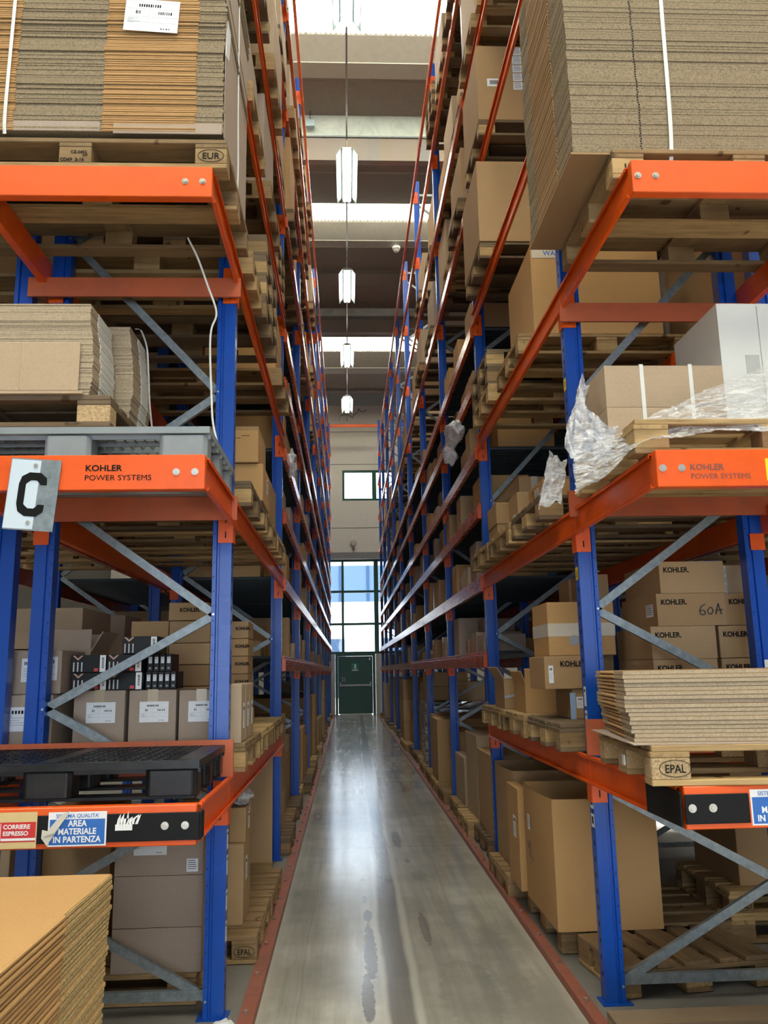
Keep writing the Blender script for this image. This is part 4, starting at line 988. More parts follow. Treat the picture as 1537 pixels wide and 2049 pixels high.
# ================================================================== RIGHT RACK, nearest bay
# lowest end level: EPAL pallet with loose sheets
pR = pallet('pale wooden pallet stamped EPAL on the lowest right end level', 1.740, 3.46, 1.166, rz=-.075, L=1.2, D=.84, block=CHIP, parts=True)
epal(pR, -.512, -.4206, .062)
MB().box(-.606, -.600, -.05, -.02, .035, .075).build('paper_scrap', WHITEP, pR)
SG = random.Random(31); z = 1.166+.1445
r = thing('base_sheet', 'thin grey sheet between EPAL pallet and the flattened cartons', 'cardboard sheet', (1.71, 3.44, z), rz=-.09); MB().box(-.62, .56, -.39, .38, 0, .004).build('sheet', KRAFT_GREY, r); z += .0045
nn = 17; tt = (1.582-z)/nn
for k in range(nn):
    f = k/nn; dx = -.032*math.sin(min(f*1.5, 1)*math.pi*.55)-.01+SG.uniform(-.006, .006); dy = SG.uniform(-.005, .005); gap = .0015
    r = thing('flattened_carton', 'flattened carton on the EPAL pallet, %s' % ('the topmost sheet' if k == nn-1 else ORDN[k]+' sheet from the bottom' if k < 12 else ['thirteenth', 'fourteenth', 'fifteenth', 'sixteenth', 'seventeenth'][k-12]+' sheet from the bottom'), 'flattened carton', (1.715+dx, 3.45+dy, z+tt*k), rz=-.15, group='flattened cartons on the EPAL pallet')
    MB().box(-.565, .56, -.355, .36, .001, tt-gap).build('sheet', EDGE, r); MB().box(-.563, .558, -.352, .358, tt-gap+.0001, tt-.0002).build('top_liner', KRAFT, r)
    for (a, b, mt, nm) in ((-.16, .20, KRAFT_WARM, 'folded_edge'),):
        m = MB(); m.prism([(-.5651, .0015), (-.5715, tt*.35), (-.5715, tt*.6), (-.5651, tt-gap)], a, b, 'y'); m.build(nm, mt, r)
    x = .03+SG.uniform(-.004, .004); MB().box(x-.006, x+.004, -.3562, -.3551, tt*.25, tt*.7).build('slot', HOLE, r)
# lower storage level behind the first frame
for k, (y, lb, od) in enumerate(((4.84, 'greyish wooden pallet on the right lower beam, nearest the upright', True), (5.76, 'yellow wooden pallet on the right lower beam, second along', False), (6.62, 'yellow wooden pallet on the right lower beam, third along', False))):
    pallet(lb, 1.74, y, 1.16, L=1.24, parts=True, old=od)
zk = 1.16+.1445
kz = [(zk, 1.452), (1.454, 1.632), (1.634, 1.812), (1.814, 1.993), (1.995, 2.172)]
K = [('KOHLER carton low in the main stack, hidden mostly by board sheets', 1.676, 2.035), ('KOHLER carton in the main stack, just above the board sheets', 1.676, 2.035), ('KOHLER carton in the main stack, crossed by the diagonal brace', 1.675, 2.040), ('KOHLER carton with handwritten 60A in marker', 1.721, 2.112), ('KOHLER carton on top of the main stack', 1.750, 2.118)]
for (lb, x0, x1), (a, b) in zip(K, kz):
    r = carton(lb, x0, x1, 4.50, 5.08, a, b, KRAFT, 'sidex', bulge=.003)
    kohler(r, -.44, .66, .040)
    if '60A' in lb:
        strokes(r, [[(1.25, 2.0), (.5, 1.6), (.1, .9), (.2, .2), (.8, 0), (1.2, .4), (.9, .9), (.2, .8)], [(2.1, 1.4), (1.6, .9), (1.75, .25), (2.3, .15), (2.7, .8), (2.4, 1.35), (2.1, 1.4)], [(3.1, .1), (3.7, 2.1), (4.2, .1)], [(3.2, .85), (4.5, .95)]], '-Y', fr(r, .10, .32, off=.006), .030, .0055, MARKER)
        sticker(r, '-X', fr(r, .32, .5, '-X', .004), .11, .07, 'text')
K2 = [('KOHLER carton in the narrow stack by the outer upright, bottom', 2.072, 2.30, 0), ('KOHLER carton in the narrow stack by the outer upright, second', 2.072, 2.30, 1), ('KOHLER carton in the narrow stack by the outer upright, third', 2.071, 2.30, 2), ('KOHLER carton in the narrow stack by the outer upright, fourth', 2.122, 2.34, 3)]
for lb, x0, x1, k in K2:
    r = carton(lb, x0, x1, 4.53, 5.05, kz[k][0], kz[k][1], KRAFT, 'none'); kohler(r, -.40, .66, .040)
r = carton('plain carton with bubble film strip, top by the outer upright', 2.13, 2.36, 4.56, 5.0, 1.995, 2.155, KRAFT_PALE, 'none'); MB().box(-.113, -.085, -.2225, -.2205, .0, .155).build('bubble_film', BAG, r)
for k in range(4): carton('long taped brown carton behind the KOHLER stack, %s from the bottom' % ORDN[k], 1.50, 1.668, 5.15, 5.75, zk+.22*k, zk+.22*k+.215, KRAFT, 'sidex', tapemat=TAPE_PALE)
# left column by the aisle upright
r = carton('KOHLER carton at the foot of the column behind the right upright', 1.300, 1.575, 4.82, 5.2, zk, 1.474, KRAFT, 'none'); kohler(r, -.05, .62, .044); sticker(r, '-Y', fr(r, -.33, .55), .045, .065, 'tall'); MB().box(-.15, -.118, -.1925, -.1905, .0, .15).build('blue_tape', plain('blue_white_tape', (.35, .50, .75, 1), .35), r)
r = carton('KOHLER carton in the middle of the column behind the right upright', 1.143, 1.45, 4.80, 5.2, 1.476, 1.665, KRAFT, 'none'); kohler(r, -.20, .68, .044); sticker(r, '-Y', fr(r, -.38, .45), .028, .10, 'tall')
r = carton('tall carton with a pale tape band behind the right upright', 1.196, 1.60, 4.88, 5.28, 1.667, 1.985, KRAFT_WARM, 'band', tapemat=TAPE_PALE); m = MB(); m.cyl((-.05, -.2015, .09), .03, -.001, 'y', 18); m.build('round_print', GREYINK, r); text(r, '0803', '-Y', (.02, -.203, .075), .02, INK, .0006)
open_carton('open brown carton with blue tape on the right lower level', 1.19, 1.40, 5.58, 5.95, zk, 1.50, KRAFT_WARM, (('front', .09, 88), ('left', .08, 70)))
open_carton('small open carton left of the blue taped one', 1.165, 1.32, 6.2, 6.6, zk, 1.52, KRAFT, (('left', .1, 60),))
r = thing('blue_tape_loop', 'blue and white tape strip wrapped on the small open carton', 'tape', (1.245, 6.185, 1.41)); MB().bar((-.08, 0, -.02), (.10, -.004, .01), .014, .001).build('tape', bpy.data.materials['blue_white_tape'], r)
# middle end level: strapped cartons, white box, film
pM = pallet('wooden pallet under stretch film on the right middle end level', 1.76, 3.56, 2.436, L=1.2, D=.86, parts=True)
zp = 2.436+.1445
for k, (lb, z0, z1) in enumerate((('strapped kraft carton in torn film, lower of two', zp, 2.744), ('strapped kraft carton in torn film, upper of two', 2.746, 2.942))):
    r = carton(lb, 1.176, 1.725, 3.48, 3.93, z0, z1, KRAFT_PALE, 'none', bulge=.004)
    h = z1-z0
    for u in (-.19, .22):
        m = MB(); m.box(u*.55-.009, u*.55+.009, -.2305, -.2285, .0, h+.003).box(u*.55-.009, u*.55+.009, -.23, .23, h+.004, h+.0055); m.build('strap', STRAP, r)
    strokes(r, [[(0, 0), (1.5, 0), (1.9, .5), (1.9, 2.6), (1.0, 3.2), (0, 2.6), (0, 0)], [(.5, .8), (1.3, .8), (1.3, 2.0)]], '-X', fr(r, -.12, .18, '-X', .003), .035, .003, GREYINK, 'printed_symbol')
carton('strapped kraft carton behind the film, right of the pair', 1.20, 1.70, 3.95, 4.12, zp, 2.80, KRAFT_PALE, 'none')
r = carton('tall white carton wrapped in film on the right middle level', 1.735, 2.36, 3.50, 4.0, zp, 3.255, WHITEB, 'none', bulge=.003); m = MB(); m.box(-.20, -.135, -.2535, -.252, .33, .42); m.build('printed_panel', plain('light_grey_print', (.6, .6, .58, 1), .6), r)
MB().box(-.125, -.122, -.2555, -.2535, .0, .66).build('seam', bpy.data.materials['light_grey_print'], r)
# film as wrinkled sheets
def filmsheet(label, lower, upper, n=70, mrows=16, mat=FILM, seed=1, amp=.02, yb=None, name='stretch_film'):
    r = thing(name, label, 'plastic film', (0, 0, 0)); rg = random.Random(seed); ph = [rg.uniform(0, 6.28) for _ in range(12)]
    def samp(pl, t):
        t *= len(pl)-1; i = min(int(t), len(pl)-2); f = t-i; return Vector(pl[i])*(1-f)+Vector(pl[i+1])*f
    V = []; F = []
    for i in range(n+1):
        a, b = samp(lower, i/n), samp(upper, i/n)
        for j in range(mrows+1):
            v = j/mrows; p = a*(1-v)+b*v; s = i/n
            w = math.sin(11*v+9*s+ph[0])*.4+math.sin(31*v+17*s+ph[1])*.35+math.sin(53*v-22*s+ph[2])*.25+math.sin(90*v+5*s+ph[3])*.2+rg.uniform(-.25, .25)
            p = p+Vector((rg.uniform(-.002, .002), amp*w, .4*amp*math.sin(24*s+9*v+ph[4])+rg.uniform(-.003, .003)))
            V.append(tuple(p))
    for i in range(n):
        for j in range(mrows):
            a = i*(mrows+1)+j; F.append((a, a+mrows+1, a+mrows+2, a+1))
    me = bpy.data.meshes.new('film'); me.from_pydata(V, [], F); me.materials.append(mat)
    for p in me.polygons: p.use_smooth = True
    link('film', me, r); return r
filmsheet('crumpled clear stretch film over the pallet and white carton',
          [(.93, 3.20, 2.285), (1.03, 3.20, 2.345), (1.12, 3.12, 2.43), (1.22, 3.08, 2.487), (1.40, 3.09, 2.505), (1.60, 3.09, 2.515), (1.82, 3.09, 2.53), (2.1, 3.10, 2.54), (2.36, 3.12, 2.55)],
          [(.97, 3.36, 2.50), (1.06, 3.36, 2.55), (1.15, 3.36, 2.58), (1.25, 3.38, 2.625), (1.40, 3.40, 2.70), (1.54, 3.42, 2.775), (1.70, 3.43, 2.835), (1.95, 3.44, 2.96), (2.36, 3.45, 3.05)], n=110, mrows=26, seed=4)
filmsheet('bunched loop of clear film hanging left of the strapped cartons',
          [(1.01, 3.50, 2.62), (.95, 3.42, 2.56), (.965, 3.36, 2.48), (1.06, 3.34, 2.50), (1.12, 3.36, 2.44), (1.15, 3.38, 2.50)],
          [(1.15, 3.60, 2.90), (1.08, 3.50, 2.90), (1.04, 3.44, 2.83), (1.06, 3.42, 2.74), (1.13, 3.42, 2.66), (1.20, 3.42, 2.62)], n=60, mrows=18, seed=9, amp=.03, mat=BAG)
filmsheet('dull film tail hanging on the first right upright', [(1.03, 4.1, 2.44), (.98, 4.06, 2.40), (1.10, 4.05, 2.43)], [(1.13, 4.15, 2.68), (1.06, 4.1, 2.70), (1.16, 4.12, 2.66)], n=30, mrows=12, seed=12, amp=.03, mat=BAG)
# behind, on the middle right beams
for k, (y, od) in enumerate(((4.95, True), (5.85, False), (6.72, False))): pallet(['dark wooden pallet on the right middle beam behind the film', 'wooden pallet with yellow blocks, right middle beam, second', 'wooden pallet with yellow blocks, right middle beam, third'][k], 1.72, y, 2.43, L=1.24, parts=True, old=od)
zc = 2.43+.1445
r = carton('orange brown carton with a handwritten 2 on the right middle beam', 1.345, 1.72, 5.42, 5.85, 2.70, 2.872, KRAFT_WARM, 'none'); sticker(r, '-X', fr(r, .1, .5, '-X'), .13, .10, 'text'); strokes(r, [[(0, 1.5), (.5, 2), (1, 1.5), (.6, .6), (0, 0), (1.1, 0)]], '-X', fr(r, -.2, .25, '-X', .004), .05, .006, MARKER)
carton('carton under the one with the handwritten 2', 1.33, 1.72, 5.45, 5.85, zc, 2.698, KRAFT)
r = carton('upright carton with a barcode label, right middle beam', 1.287, 1.42, 5.98, 6.3, zc, 2.905, KRAFT, 'none'); sticker(r, '-X', fr(r, .1, .35, '-X'), .10, .12, 'tall')
carton('kraft carton in the pair at the far end of that pallet, upper', 1.201, 1.40, 6.40, 6.8, 2.735, 2.91, KRAFT); carton('kraft carton in the pair at the far end of that pallet, lower', 1.205, 1.40, 6.40, 6.8, zc, 2.733, KRAFT)
for k in range(6): carton('taped carton in the dark rear stack, %s, %s from the left' % (['lower row', 'upper row'][k//3], ORDN[k % 3]), 1.44+.28*(k % 3), 1.70+.28*(k % 3), 6.6, 6.95, zc+.30*(k//3), zc+.30*(k//3)+.295, KRAFT, 'front', tapemat=TAPE_PALE)
# top right end level: dense board bundle overhanging its pallet
pU = pallet('worn wooden pallet with burnt stamps on the top right end level', 1.80, 3.62, 3.696, L=1.24, D=.86, parts=True)
text(pU, 'uic', '-Y', (-.535, -.4308, .045), .055, INK, .0004, 'CENTER', name='burnt_stamp'); text(pU, 'M-0107', '-Y', (-.045, -.4308, .066), .024, INK, .0001, name='burnt_stamp'); text(pU, '94 03', '-Y', (-.02, -.4308, .026), .026, INK, .0003, name='burnt_stamp')
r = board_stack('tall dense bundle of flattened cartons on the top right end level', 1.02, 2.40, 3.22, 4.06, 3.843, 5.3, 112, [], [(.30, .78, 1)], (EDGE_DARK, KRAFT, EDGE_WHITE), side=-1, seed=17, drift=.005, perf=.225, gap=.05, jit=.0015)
tubeobj('strap', [(-.225, -.428, 1.4), (-.232, -.427, .75), (-.248, -.427, -.0), (-.30, -.42, -.10)], .009, STRAP, r, .25)
MB().box(-.70, .68, -.42, .42, -.012, -.002).build('bottom_sheet', KRAFT, r)
# tall leaning carton with blue marks on the third level
pallet('wooden pallet under the tall leaning carton, right third level', 1.80, 5.62, 3.70, L=1.24, parts=True)
r = open_carton('tall pale carton with blue print leaning on the right third level', 1.30, 2.2, 5.22, 6.0, 3.846, 4.50, KRAFT_WARM, (('front', .06, 70),))
text(r, 'WACS', '-Y', (-.36, -.393, .58), .05, BLUEP, .001); text(r, 'B', '-Y', (-.25, -.393, .06), .07, BLUEP, .001); MB().box(-.44, -.20, -.3925, -.3905, .56, .64).build('white_tape', TAPE_PALE, r)
pallet('wooden pallet farther along the right third level', 1.74, 6.60, 3.70, L=1.2)

# fourth and fifth levels
pallet('wooden pallet under the big carton with blue tape, right fourth level', 1.72, 6.58, 4.92, L=1.2, parts=True, old=True)
r = carton('big kraft carton with blue tape end on the right fourth level', 1.12, 1.95, 6.17, 7.0, 5.066, 5.80, KRAFT, 'none'); MB().box(.24, .31, -.4175, -.4155, .0, .24).build('blue_tape', bpy.data.materials['blue_white_tape'], r)
pallet('wooden pallet under the big labelled carton, right fifth level', 1.76, 6.60, 6.07, L=1.2, parts=True, old=True)
r = carton('big kraft carton with a column of small labels, right fifth level', 1.165, 2.0, 6.20, 7.02, 6.216, 6.94, KRAFT, 'none')
for k in range(5): sticker(r, '-Y', (-.06, -.412, .33+.085*k), .085, .075, 'text')
sticker(r, '-Y', (-.27, -.412, .36), .12, .075, 'bar'); sticker(r, '-Y', (.18, -.412, .66), .12, .07, 'text')
for k in range(3): pallet('empty wooden pallet under a beam, right third level rear, %s up' % ORDN[k], 1.74, 6.60, 3.70+.1445*k, old=True, parts=False, group='empty pallets on the right third level') if k else None
# floor level: large open cartons
pallet('wooden pallet lying half empty on the floor beside the open carton', 1.70, 4.64, .004, rz=math.pi/2+.13, L=.54, D=.82, parts=True)
pallet('brown wooden pallet under the large open carton with 92', 1.70, 5.44, .004, L=1.0, D=.9, block=WOODX, parts=True)
def bin_box(label, x0, x1, y0, y1, z0, z1, mat=KRAFT_WARM, bow=.03):
    r = thing('open_carton', label, 'carton', ((x0+x1)/2, (y0+y1)/2, z0)); w, d, h = x1-x0, y1-y0, z1-z0; t = .008; N = 8
    m = MB()
    def wall(fx):
        g = [[fx(i/N, j/N) for j in range(N+1)] for i in range(N+1)]
        for i in range(N):
            for j in range(N): m.quad(g[i][j], g[i+1][j], g[i+1][j+1], g[i][j+1])
    for s, off in ((1, 0), (1, t)):
        wall(lambda u, v: (-w/2+off+u*(w-2*off), -d/2+off-bow*math.sin(u*math.pi)*v*.4, v*h)); wall(lambda u, v: (-w/2+off+u*(w-2*off), d/2-off, v*h))
        wall(lambda u, v: (-w/2+off-bow*math.sin(u*math.pi)*v, -d/2+off+u*(d-2*off), v*h)); wall(lambda u, v: (w/2-off+bow*math.sin(u*math.pi)*v*.5, -d/2+off+u*(d-2*off), v*h))
    m.box(-w/2+t, w/2-t, -d/2+t, d/2-t, 0, .01); m.build('body', mat, r); r['w'] = w; r['d'] = d; r['h'] = h; return r
r = bin_box('large open carton with a handwritten 92 on the floor, right', 1.16, 1.76, 4.88, 5.66, .150, .856); sticker(r, '-X', (-.330, .12, .50), .065, .09, 'text')
strokes(r, [[(.9, 1.4), (.3, 1.8), (0, 1.3), (.5, 1.0), (.9, 1.5), (.8, .2)], [(1.2, 1.4), (1.6, 1.9), (2.0, 1.3), (1.4, .3), (1.0, .1), (1.7, .2), (2.6, -.2)]], '-X', (-.338, .13, .30), .05, .005, MARKER)
r = carton('narrow carton with side label left of the large open one', 1.135, 1.21, 5.74, 6.12, .15, .80, KRAFT_WARM, 'none'); sticker(r, '-X', fr(r, .15, .6, '-X'), .09, .14, 'tall')
r = carton('brown carton on a floor pallet at the right photo edge', 2.34, 2.95, 5.15, 5.8, .292, .95, KRAFT); 
pE = pallet('wooden pallet with oval EPAL stamp at the right edge, upper of two', 2.82, 5.45, .148, L=1.2, parts=True); epal(pE, -.527, -.4006, .064); pallet('wooden pallet at the right edge, lower of two on the floor', 2.82, 5.45, .004, L=1.2, parts=True)
bin_box('large open brown carton behind the second right upright', 1.20, 2.0, 6.20, 6.95, .15, .86, KRAFT); pallet('wooden pallet under the open carton behind the second upright', 1.62, 6.56, .004, L=1.0)
# foreground planks at the lower right
r = thing('wooden_pallet', 'weathered pallet top cut by the bottom right photo edge', 'pallet', (1.62, 3.02, .148)); m = MB()
for k in range(5): m.box(-.63, .62, .29-k*.19, .42-k*.19, .122, .144)
m.cur = 1
for x in (-.63, -.07, .48): m.box(x, x+.14, -.47, .42, .098, .1215)
m.build('top_deck', [OLDX, WOODY], r)
for x in (-.63, -.07, .48):
    for y in (-.47, 0, .32): MB().box(x+.002, x+.138, y, y+.1, .022, .0975).build('block', WOODX, r)
for y in (-.47, 0, .32): MB().box(-.63, .62, y, y+.1, 0, .0215).build('bottom_board', OLDX, r)
pallet('pallet underneath the weathered one at the bottom right', 1.62, 3.0, .004, L=1.2, D=.85)
# scrap of paper on the floor by the left rail
r = thing('paper_scrap', 'torn white paper scrap on the floor by the left rail', 'paper scrap', (-.60, 4.18, .004)); m = MB(); m.prism([(-.06, -.05), (.03, -.07), (.07, .0), (.04, .06), (-.03, .05)], 0, .006, 'z').prism([(-.03, -.02), (.04, .0), (.02, .05)], .006, .02, 'z'); m.build('paper', WHITEP, r)

# ================================================================== the farther bays, shelf by shelf

NID = 0
KEEP_IDS = False
HIDE = {n for a, b in ((8, 10), (19, 19), (21, 21), (23, 25), (27, 27), (31, 32), (34, 34), (36, 36), (41, 41), (43, 43), (45, 45), (48, 49), (51, 53), (55, 57), (61, 61), (63, 63), (65, 69), (71, 73), (75, 75), (77, 78), (80, 83), (85, 85), (87, 87), (90, 90), (92, 92), (96, 99), (102, 104), (108, 108), (111, 114), (116, 119), (121, 138), (140, 141), (143, 145), (147, 148), (160, 160), (167, 168), (171, 172), (176, 176), (178, 178), (180, 180), (185, 185), (190, 191), (193, 194), (203, 205), (208, 208), (211, 211), (215, 215), (218, 222), (224, 227), (231, 231), (234, 234), (236, 236), (238, 239), (241, 242), (245, 245), (247, 247), (249, 249), (251, 251), (254, 254), (256, 256), (258, 258), (265, 265), (268, 269), (272, 275), (278, 280), (282, 283), (285, 286), (288, 289), (291, 291), (293, 293), (303, 303), (306, 306), (309, 309), (312, 312), (314, 314), (316, 316), (319, 319), (321, 321), (323, 323), (325, 325), (333, 334), (336, 337), (346, 346), (349, 349), (354, 354), (357, 357), (377, 378), (382, 382), (391, 391), (397, 397), (401, 402), (414, 415), (422, 422), (424, 424), (428, 428), (433, 434), (436, 436), (439, 439), (441, 441), (445, 445), (447, 447), (449, 449), (451, 451), (461, 461), (471, 471), (506, 506), (527, 527), (539, 540), (553, 555), (557, 557), (559, 561), (563, 564), (567, 567), (569, 569), (591, 591), (599, 599), (605, 607), (619, 620), (632, 632), (642, 642), (644, 644), (646, 646), (648, 648), (650, 650), (653, 654), (656, 680), (698, 698), (700, 700), (702, 702), (704, 704), (707, 714), (717, 734),) for n in range(a, b+1)}  #@HIDE@
SMALL = {n for a, b in ((4, 4), (12, 12), (15, 15), (17, 17), (22, 22), (29, 29), (38, 38), (47, 47), (50, 50), (54, 54), (58, 58), (60, 60), (74, 74), (76, 76), (89, 89), (91, 91), (93, 95), (100, 101), (106, 106), (109, 109), (120, 120), (139, 139), (142, 142), (146, 146), (162, 162), (181, 181), (184, 184), (210, 210), (230, 230), (246, 246), (248, 248), (259, 259), (262, 262), (266, 266), (271, 271), (284, 284), (287, 287), (294, 294), (304, 304), (350, 350), (358, 358), (362, 363), (366, 366), (383, 383), (387, 387), (389, 389), (395, 395), (404, 404), (409, 409), (426, 426), (429, 429), (431, 431), (438, 438), (443, 443), (455, 455), (465, 465), (488, 488), (502, 502), (551, 551), (583, 583), (624, 625), (638, 638), (640, 640), (682, 682), (684, 684), (686, 686), (688, 688), (694, 694), (706, 706),) for n in range(a, b+1)}  #@SMALL@
SM = MB(); SP = MB()
def AC(label, x0, x1, y0, y1, z0, z1, mat=KRAFT, *a, **k):
    global NID
    NID += 1
    if NID in HIDE: return None
    if NID in SMALL:
        SM.cur = {KRAFT.name: 0, KRAFT_PALE.name: 1, KRAFT_WARM.name: 2, KRAFT_GREY.name: 3}[mat.name]; SM.box(x0, x1, y0, y1, z0, z1); return None
    r = carton(label, x0, x1, y0, y1, z0, z1, mat, *a, **k); r['nid'] = NID; return r
def AP(label, x, y, z, **k):
    global NID
    NID += 1
    if NID in HIDE: return None
    r = pallet(label, x, y, z, **k); r['nid'] = NID; return r
G = random.Random(77)
SIDE = {'L': ('left', XL, -1), 'R': ('right', XR, 1)}
SHELF = ['lowest', 'second', 'third', 'fourth', 'fifth', 'sixth']
UP = ['first', 'second', 'third', 'fourth', 'fifth']
MATS = [(KRAFT, 'brown'), (KRAFT, 'brown'), (KRAFT_PALE, 'pale'), (KRAFT_WARM, 'tan'), (KRAFT_GREY, 'greyish')]
def shelf_fill(side, bay, k):
    nm, xa, sg = SIDE[side]; lv = LV2[side]; y0, y1 = YP[side][bay]+.13, YP[side][bay+1]-.06; z = lv[k]+.003; gap = lv[k+1]-lv[k]-BH-.03
    y = y0+G.uniform(0, .25); i = 0; n = 0; lim = 5 if bay <= 3 else 3
    while y < y1-.18 and n < lim:
        d = G.uniform(.22, .50)*(1 if bay <= 3 else 1.25); d = min(d, y1-y-.01)
        if G.random() < .22: y += d*.8; continue
        h = min(gap-.02, G.choice([.16, .22, .28, .34, .42])*G.uniform(.85, 1.1)); w = G.uniform(.30, .75); inset = G.choice([.005, .01, .03, .10, .22, .3])
        a, b = sorted((xa+sg*inset, xa+sg*min(inset+w, .95))); mt, cn = G.choice(MATS); n += 1
        sz = 'low' if h < .2 else 'tall' if h > .33 else 'medium'
        lb = '%s %s carton on the %s rack, %s bay, %s shelf, %s along' % (sz, cn, nm, ORDN[bay], SHELF[k], ORDN[n-1])
        tp = 'none'
        if bay <= 2 and G.random() < .6: tp = G.choice(['sidex', 'x', 'none'])
        r = AC(lb, a, b, y, y+d-.012, z, z+h, mt, tp, detail=(tp != 'none'), group='cartons on the shelves of the %s rack' % nm)
        y += d+G.choice([0, 0, .01, .04, .15])
for side in 'LR':
    for bay in range(1, 9):
        for k in range(6): 
            if bay >= 6 and k % 2: continue
            shelf_fill(side, bay, k)
def pallet_fill(side, bay, k, npos, H=None):
    nm, xa, sg = SIDE[side]; first = bay == 0
    lv = LV1[side] if first else LV2[side]; z = lv[k]; top = lv[k+1] if k+1 < len(lv) else z+1.3
    y0, y1 = YP[side][bay]+.10, YP[side][bay+1]-.03; step = (y1-y0)/npos
    for p in range(npos):
        yc = y0+step*(p+.5); over = G.uniform(.0, .10) if bay < 3 else G.uniform(-.10, .03); xc = xa+sg*(.6-over); old = G.random() < .65
        ln = 'the %s rack, %s bay, %s level up, %s along' % (nm, ORDN[bay], ORDN[k], ORDN[p])
        kind = G.choices(['carton', 'stack', 'two', 'boards', 'pair'], [5, 2, 2, 2, 2])[0]
        n = 1 if kind != 'stack' else G.randint(3, 5)
        for q in range(n):
            AP('%s pallet on %s' % ('weathered wooden' if old else 'wooden', ln) if n == 1 else 'stacked pallet, %s, %s up' % (ln, ORDN[q]), xc, yc, z+.0005+.1445*q, L=1.2, D=min(.8, step-.03), old=old, group='pallets high on the %s rack' % nm)
        zt = z+.145; room = top-BH-zt-.06; w2, d2 = G.uniform(.5, .60), min(.39, (step-.05)/2)
        mt, cn = G.choice(MATS); gp = 'cartons on pallets high on the %s rack' % nm
        if kind in ('carton', 'boards'):
            h = min(room, G.uniform(.5, .95)); AC('large %s carton on %s' % (cn, ln), xc-w2, xc+w2, yc-d2, yc+d2, zt, zt+h, mt, detail=False, group=gp)
        elif kind == 'two':
            h = min(room/2-.01, G.uniform(.25, .42))
            for q in range(2): AC('wide %s carton, %s, %s of two' % (cn, ln, ['lower', 'upper'][q]), xc-w2, xc+w2-.04*q, yc-d2+.01*q, yc+d2, zt+(h+.003)*q, zt+(h+.003)*q+h, mt, detail=False, group=gp)
        elif kind == 'pair':
            h = min(room, G.uniform(.35, .8))
            for q in range(2):
                a, b = ((xc-w2, xc-.005), (xc+.005, xc+w2))[q]; AC('%s carton on %s, %s half' % (cn, ln, ['left', 'right'][q]), a, b, yc-d2, yc+d2, zt, zt+h-.1*q, mt, detail=False, group=gp)
# first bay, upper levels
for k in (3, 4, 5, 6): pallet_fill('L', 0, k, 3)
for k in (5, 6): pallet_fill('R', 0, k, 3)
for side in 'LR':
    for bay in range(1, 9):
        ks = {'L': {1: (6, 7, 8), 2: (6, 7, 8), 3: (6, 7, 8), 4: (6, 7), 5: (6, 7, 8), 6: (6, 7), 7: (6,), 8: (6,)}, 'R': {1: (6, 7, 8), 2: (6, 7), 3: (6,), 4: (6,), 5: (6,), 6: (6,), 7: (6,), 8: (6,)}}[side][bay]
        for k in ks: pallet_fill(side, bay, k, (3 if bay <= 3 else 2) if not (side == 'R' and bay >= 2) else 2)
# level six of the shelving carries pallets too on the right
# floor level of the farther bays
def floor_fill(side, bay):
    nm, xa, sg = SIDE[side]; y0, y1 = YP[side][bay]+.12, YP[side][bay+1]-.04; n = 3 if bay <= 4 else 2; step = (y1-y0)/n
    for p in range(n):
        yc = y0+step*(p+.5); xc = xa+sg*(.60-G.uniform(.0, .10)); w2, d2 = G.uniform(.42, .58), min(.38, step/2-.03); mt, cn = G.choice(MATS[:4]); ln = 'the floor under the %s rack, %s bay, %s along' % (nm, ORDN[bay], ORDN[p])
        if (side, bay, p) in SKIPF: continue
        AP('wooden pallet on '+ln, xc, yc, .0045, L=1.2, D=min(.8, step-.03), group='floor pallets under the %s rack' % nm, old=G.random() < .3)
        h = G.choice([.5, .7, .85, 1.05, 1.25]); h = min(h, .80) if (bay <= 2 and side == 'R') else h; z = .15
        if h > .9:
            for q in range(3): AC('%s carton, %s, %s of three' % (cn, ln, ['bottom', 'middle', 'top'][q]), xc-w2, xc+w2, yc-d2, yc+d2, z+h/3*q, z+h/3*(q+1)-.004, mt, detail=False, group='floor cartons under the %s rack' % nm)
        else: AC('%s carton on %s' % (cn, ln), xc-w2, xc+w2, yc-d2, yc+d2, z, z+h, mt, detail=False, group='floor cartons under the %s rack' % nm)
SKIPF = {('R', 3, 0)}
for side in 'LR':
    for bay in range(1, 9): floor_fill(side, bay)
# foil-wrapped tall load in the fourth right bay
yf_ = YP['R'][3]+.10
AP('wooden pallet under the silver wrapped load, right rack', 1.76, yf_+.45, .0045, group=None)
r = thing('wrapped_load', 'tall load wrapped in shiny silver film on the floor, right rack', 'wrapped load', (1.70, yf_+.45, .15)); V = []; F = []; N, M = 36, 30
for j in range(M+1):
    for i in range(N):
        a = 2*math.pi*i/N; cx, sy = math.cos(a), math.sin(a); s = 1/max(abs(cx), abs(sy)); wv = 1+.02*math.sin(9*a+j)+G.uniform(-.012, .012)
        V.append((.50*min(1, abs(cx)*s*.98+.0)*(1 if cx > 0 else -1)*wv if abs(cx) > 1e-6 else 0, .36*min(1, abs(sy)*s)*(1 if sy > 0 else -1)*wv, j/M*.95))
for j in range(M):
    for i in range(N): a = j*N+i; b = j*N+(i+1) % N; F.append((a, b, b+N, a+N))
F.append(tuple(range(M*N, M*N+N))); me = bpy.data.meshes.new('wrap'); me.from_pydata(V, [], F); me.materials.append(FOIL); link('wrap', me, r)
for q in range(2): AC(['brown carton on the silver wrapped load, lower one', 'brown carton on the silver wrapped load, upper one'][q], 1.24, 1.9, yf_+.12, yf_+.75, 1.125+.22*q, 1.125+.22*q+.215, KRAFT, 'sidex')
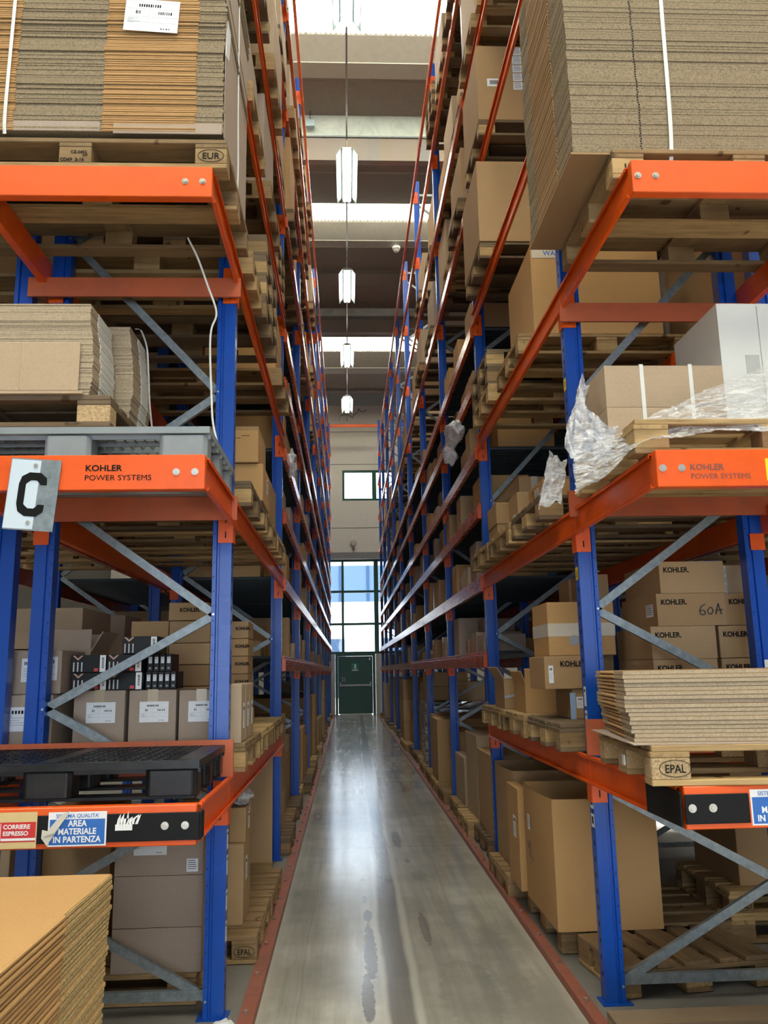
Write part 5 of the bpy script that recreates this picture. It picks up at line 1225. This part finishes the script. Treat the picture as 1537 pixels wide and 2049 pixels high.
# generic loads added in the rows behind to block view and light
for side in 'LR':
    nm, xa, sg = SIDE[side]; xn = xa+sg*(BD+.10)
    for bay in range(0, 4):
        for k in ((0, 1, 2, 3, 4, 5) if bay == 0 else (0, 2, 4, 6, 7)):
            lv = LV1[side] if bay == 0 else LV2[side]; z = lv[k]+.004; top = lv[min(k+1, len(lv)-1)]; y0, y1 = YP[side][bay]+.14, YP[side][bay+1]-.1
            if bay == 0 and k == 0 and side == 'L': y0 += 1.9
            for p in range(2):
                if k == 0 and bay == 0 and p == 0 and side == 'L': continue
                a, b = y0+(y1-y0)*p/2, y0+(y1-y0)*(p+1)/2-.06; xs = sorted((xn+sg*.12, xn+sg*.9)); mt, cn = G.choice(MATS)
                if bay == 0:
                    AP('pallet in the row behind the %s rack, %s level, %s' % (nm, ORDN[k], ORDN[p]), xn+sg*.55, (a+b)/2, z-.003, L=1.0, D=min(1.0, b-a-.02), group='pallets in the row behind the %s rack' % nm); z_ = z+.142
                else: z_ = z
                AC('%s carton behind the %s rack, %s bay, %s level, %s' % (cn, nm, ORDN[bay], ORDN[k], ORDN[p]), xs[0], xs[1], a, b, z_, z_+min(top-z_-.2, G.uniform(.35, .9)), mt, detail=False, group='cartons in the row behind the %s rack' % nm)
# plastic bags caught on shelves
def bag(label, c, s, seed):
    r = thing('plastic_bag', label, 'plastic bag', c); rg = random.Random(seed); bm = bmesh.new(); bmesh.ops.create_icosphere(bm, subdivisions=4, radius=1)
    ph = [rg.uniform(0, 6.28) for _ in range(6)]
    for v in bm.verts:
        p = v.co; k = 1+.18*math.sin(6*p.x+ph[0])*math.sin(5*p.z+ph[1])+.10*math.sin(13*p.y+9*p.z+ph[2])+.05*math.sin(25*p.x+17*p.z+ph[3])
        v.co = Vector((p.x*s[0]*k, p.y*s[1]*k, p.z*s[2]*k))
    me = bpy.data.meshes.new('bag'); bm.to_mesh(me); bm.free(); me.materials.append(BAG)
    for p in me.polygons: p.use_smooth = True
    link('bag', me, r); return r
bag('white plastic bag sagging over the edge of the right rack', (1.10, 7.95, 3.94), (.09, .26, .10), 1); bag('white plastic bag tail below the sagging one', (1.09, 8.25, 3.80), (.07, .11, .10), 2)
bag('clear plastic bag hanging at the left rack edge at mid height', (-.54, 8.05, 3.66), (.05, .16, .13), 3)
bag('crumpled clear film on the right rack shelf at eye level', (1.42, 9.3, 1.83), (.15, .22, .07), 4); bag('crumpled pale film on the lowest right shelf farther along', (1.40, 12.1, 1.83), (.16, .25, .07), 5)
bag('pale film bundle on the lowest left shelf', (-.72, 12.0, 1.90), (.08, .15, .14), 6)
bag('crumpled film on the floor carton beside the left upright', (-.66, 5.35, .85), (.06, .12, .045), 7)

if SM.f: tag(SM.build('cardboard_cartons', [KRAFT, KRAFT_PALE, KRAFT_WARM, KRAFT_GREY]), 'many small distant cartons standing on both racks', 'cartons', kind='stuff')
for o in COL.objects:
    for key in ('nid', 'w', 'd', 'h'):
        if key in o and not KEEP_IDS: del o[key]
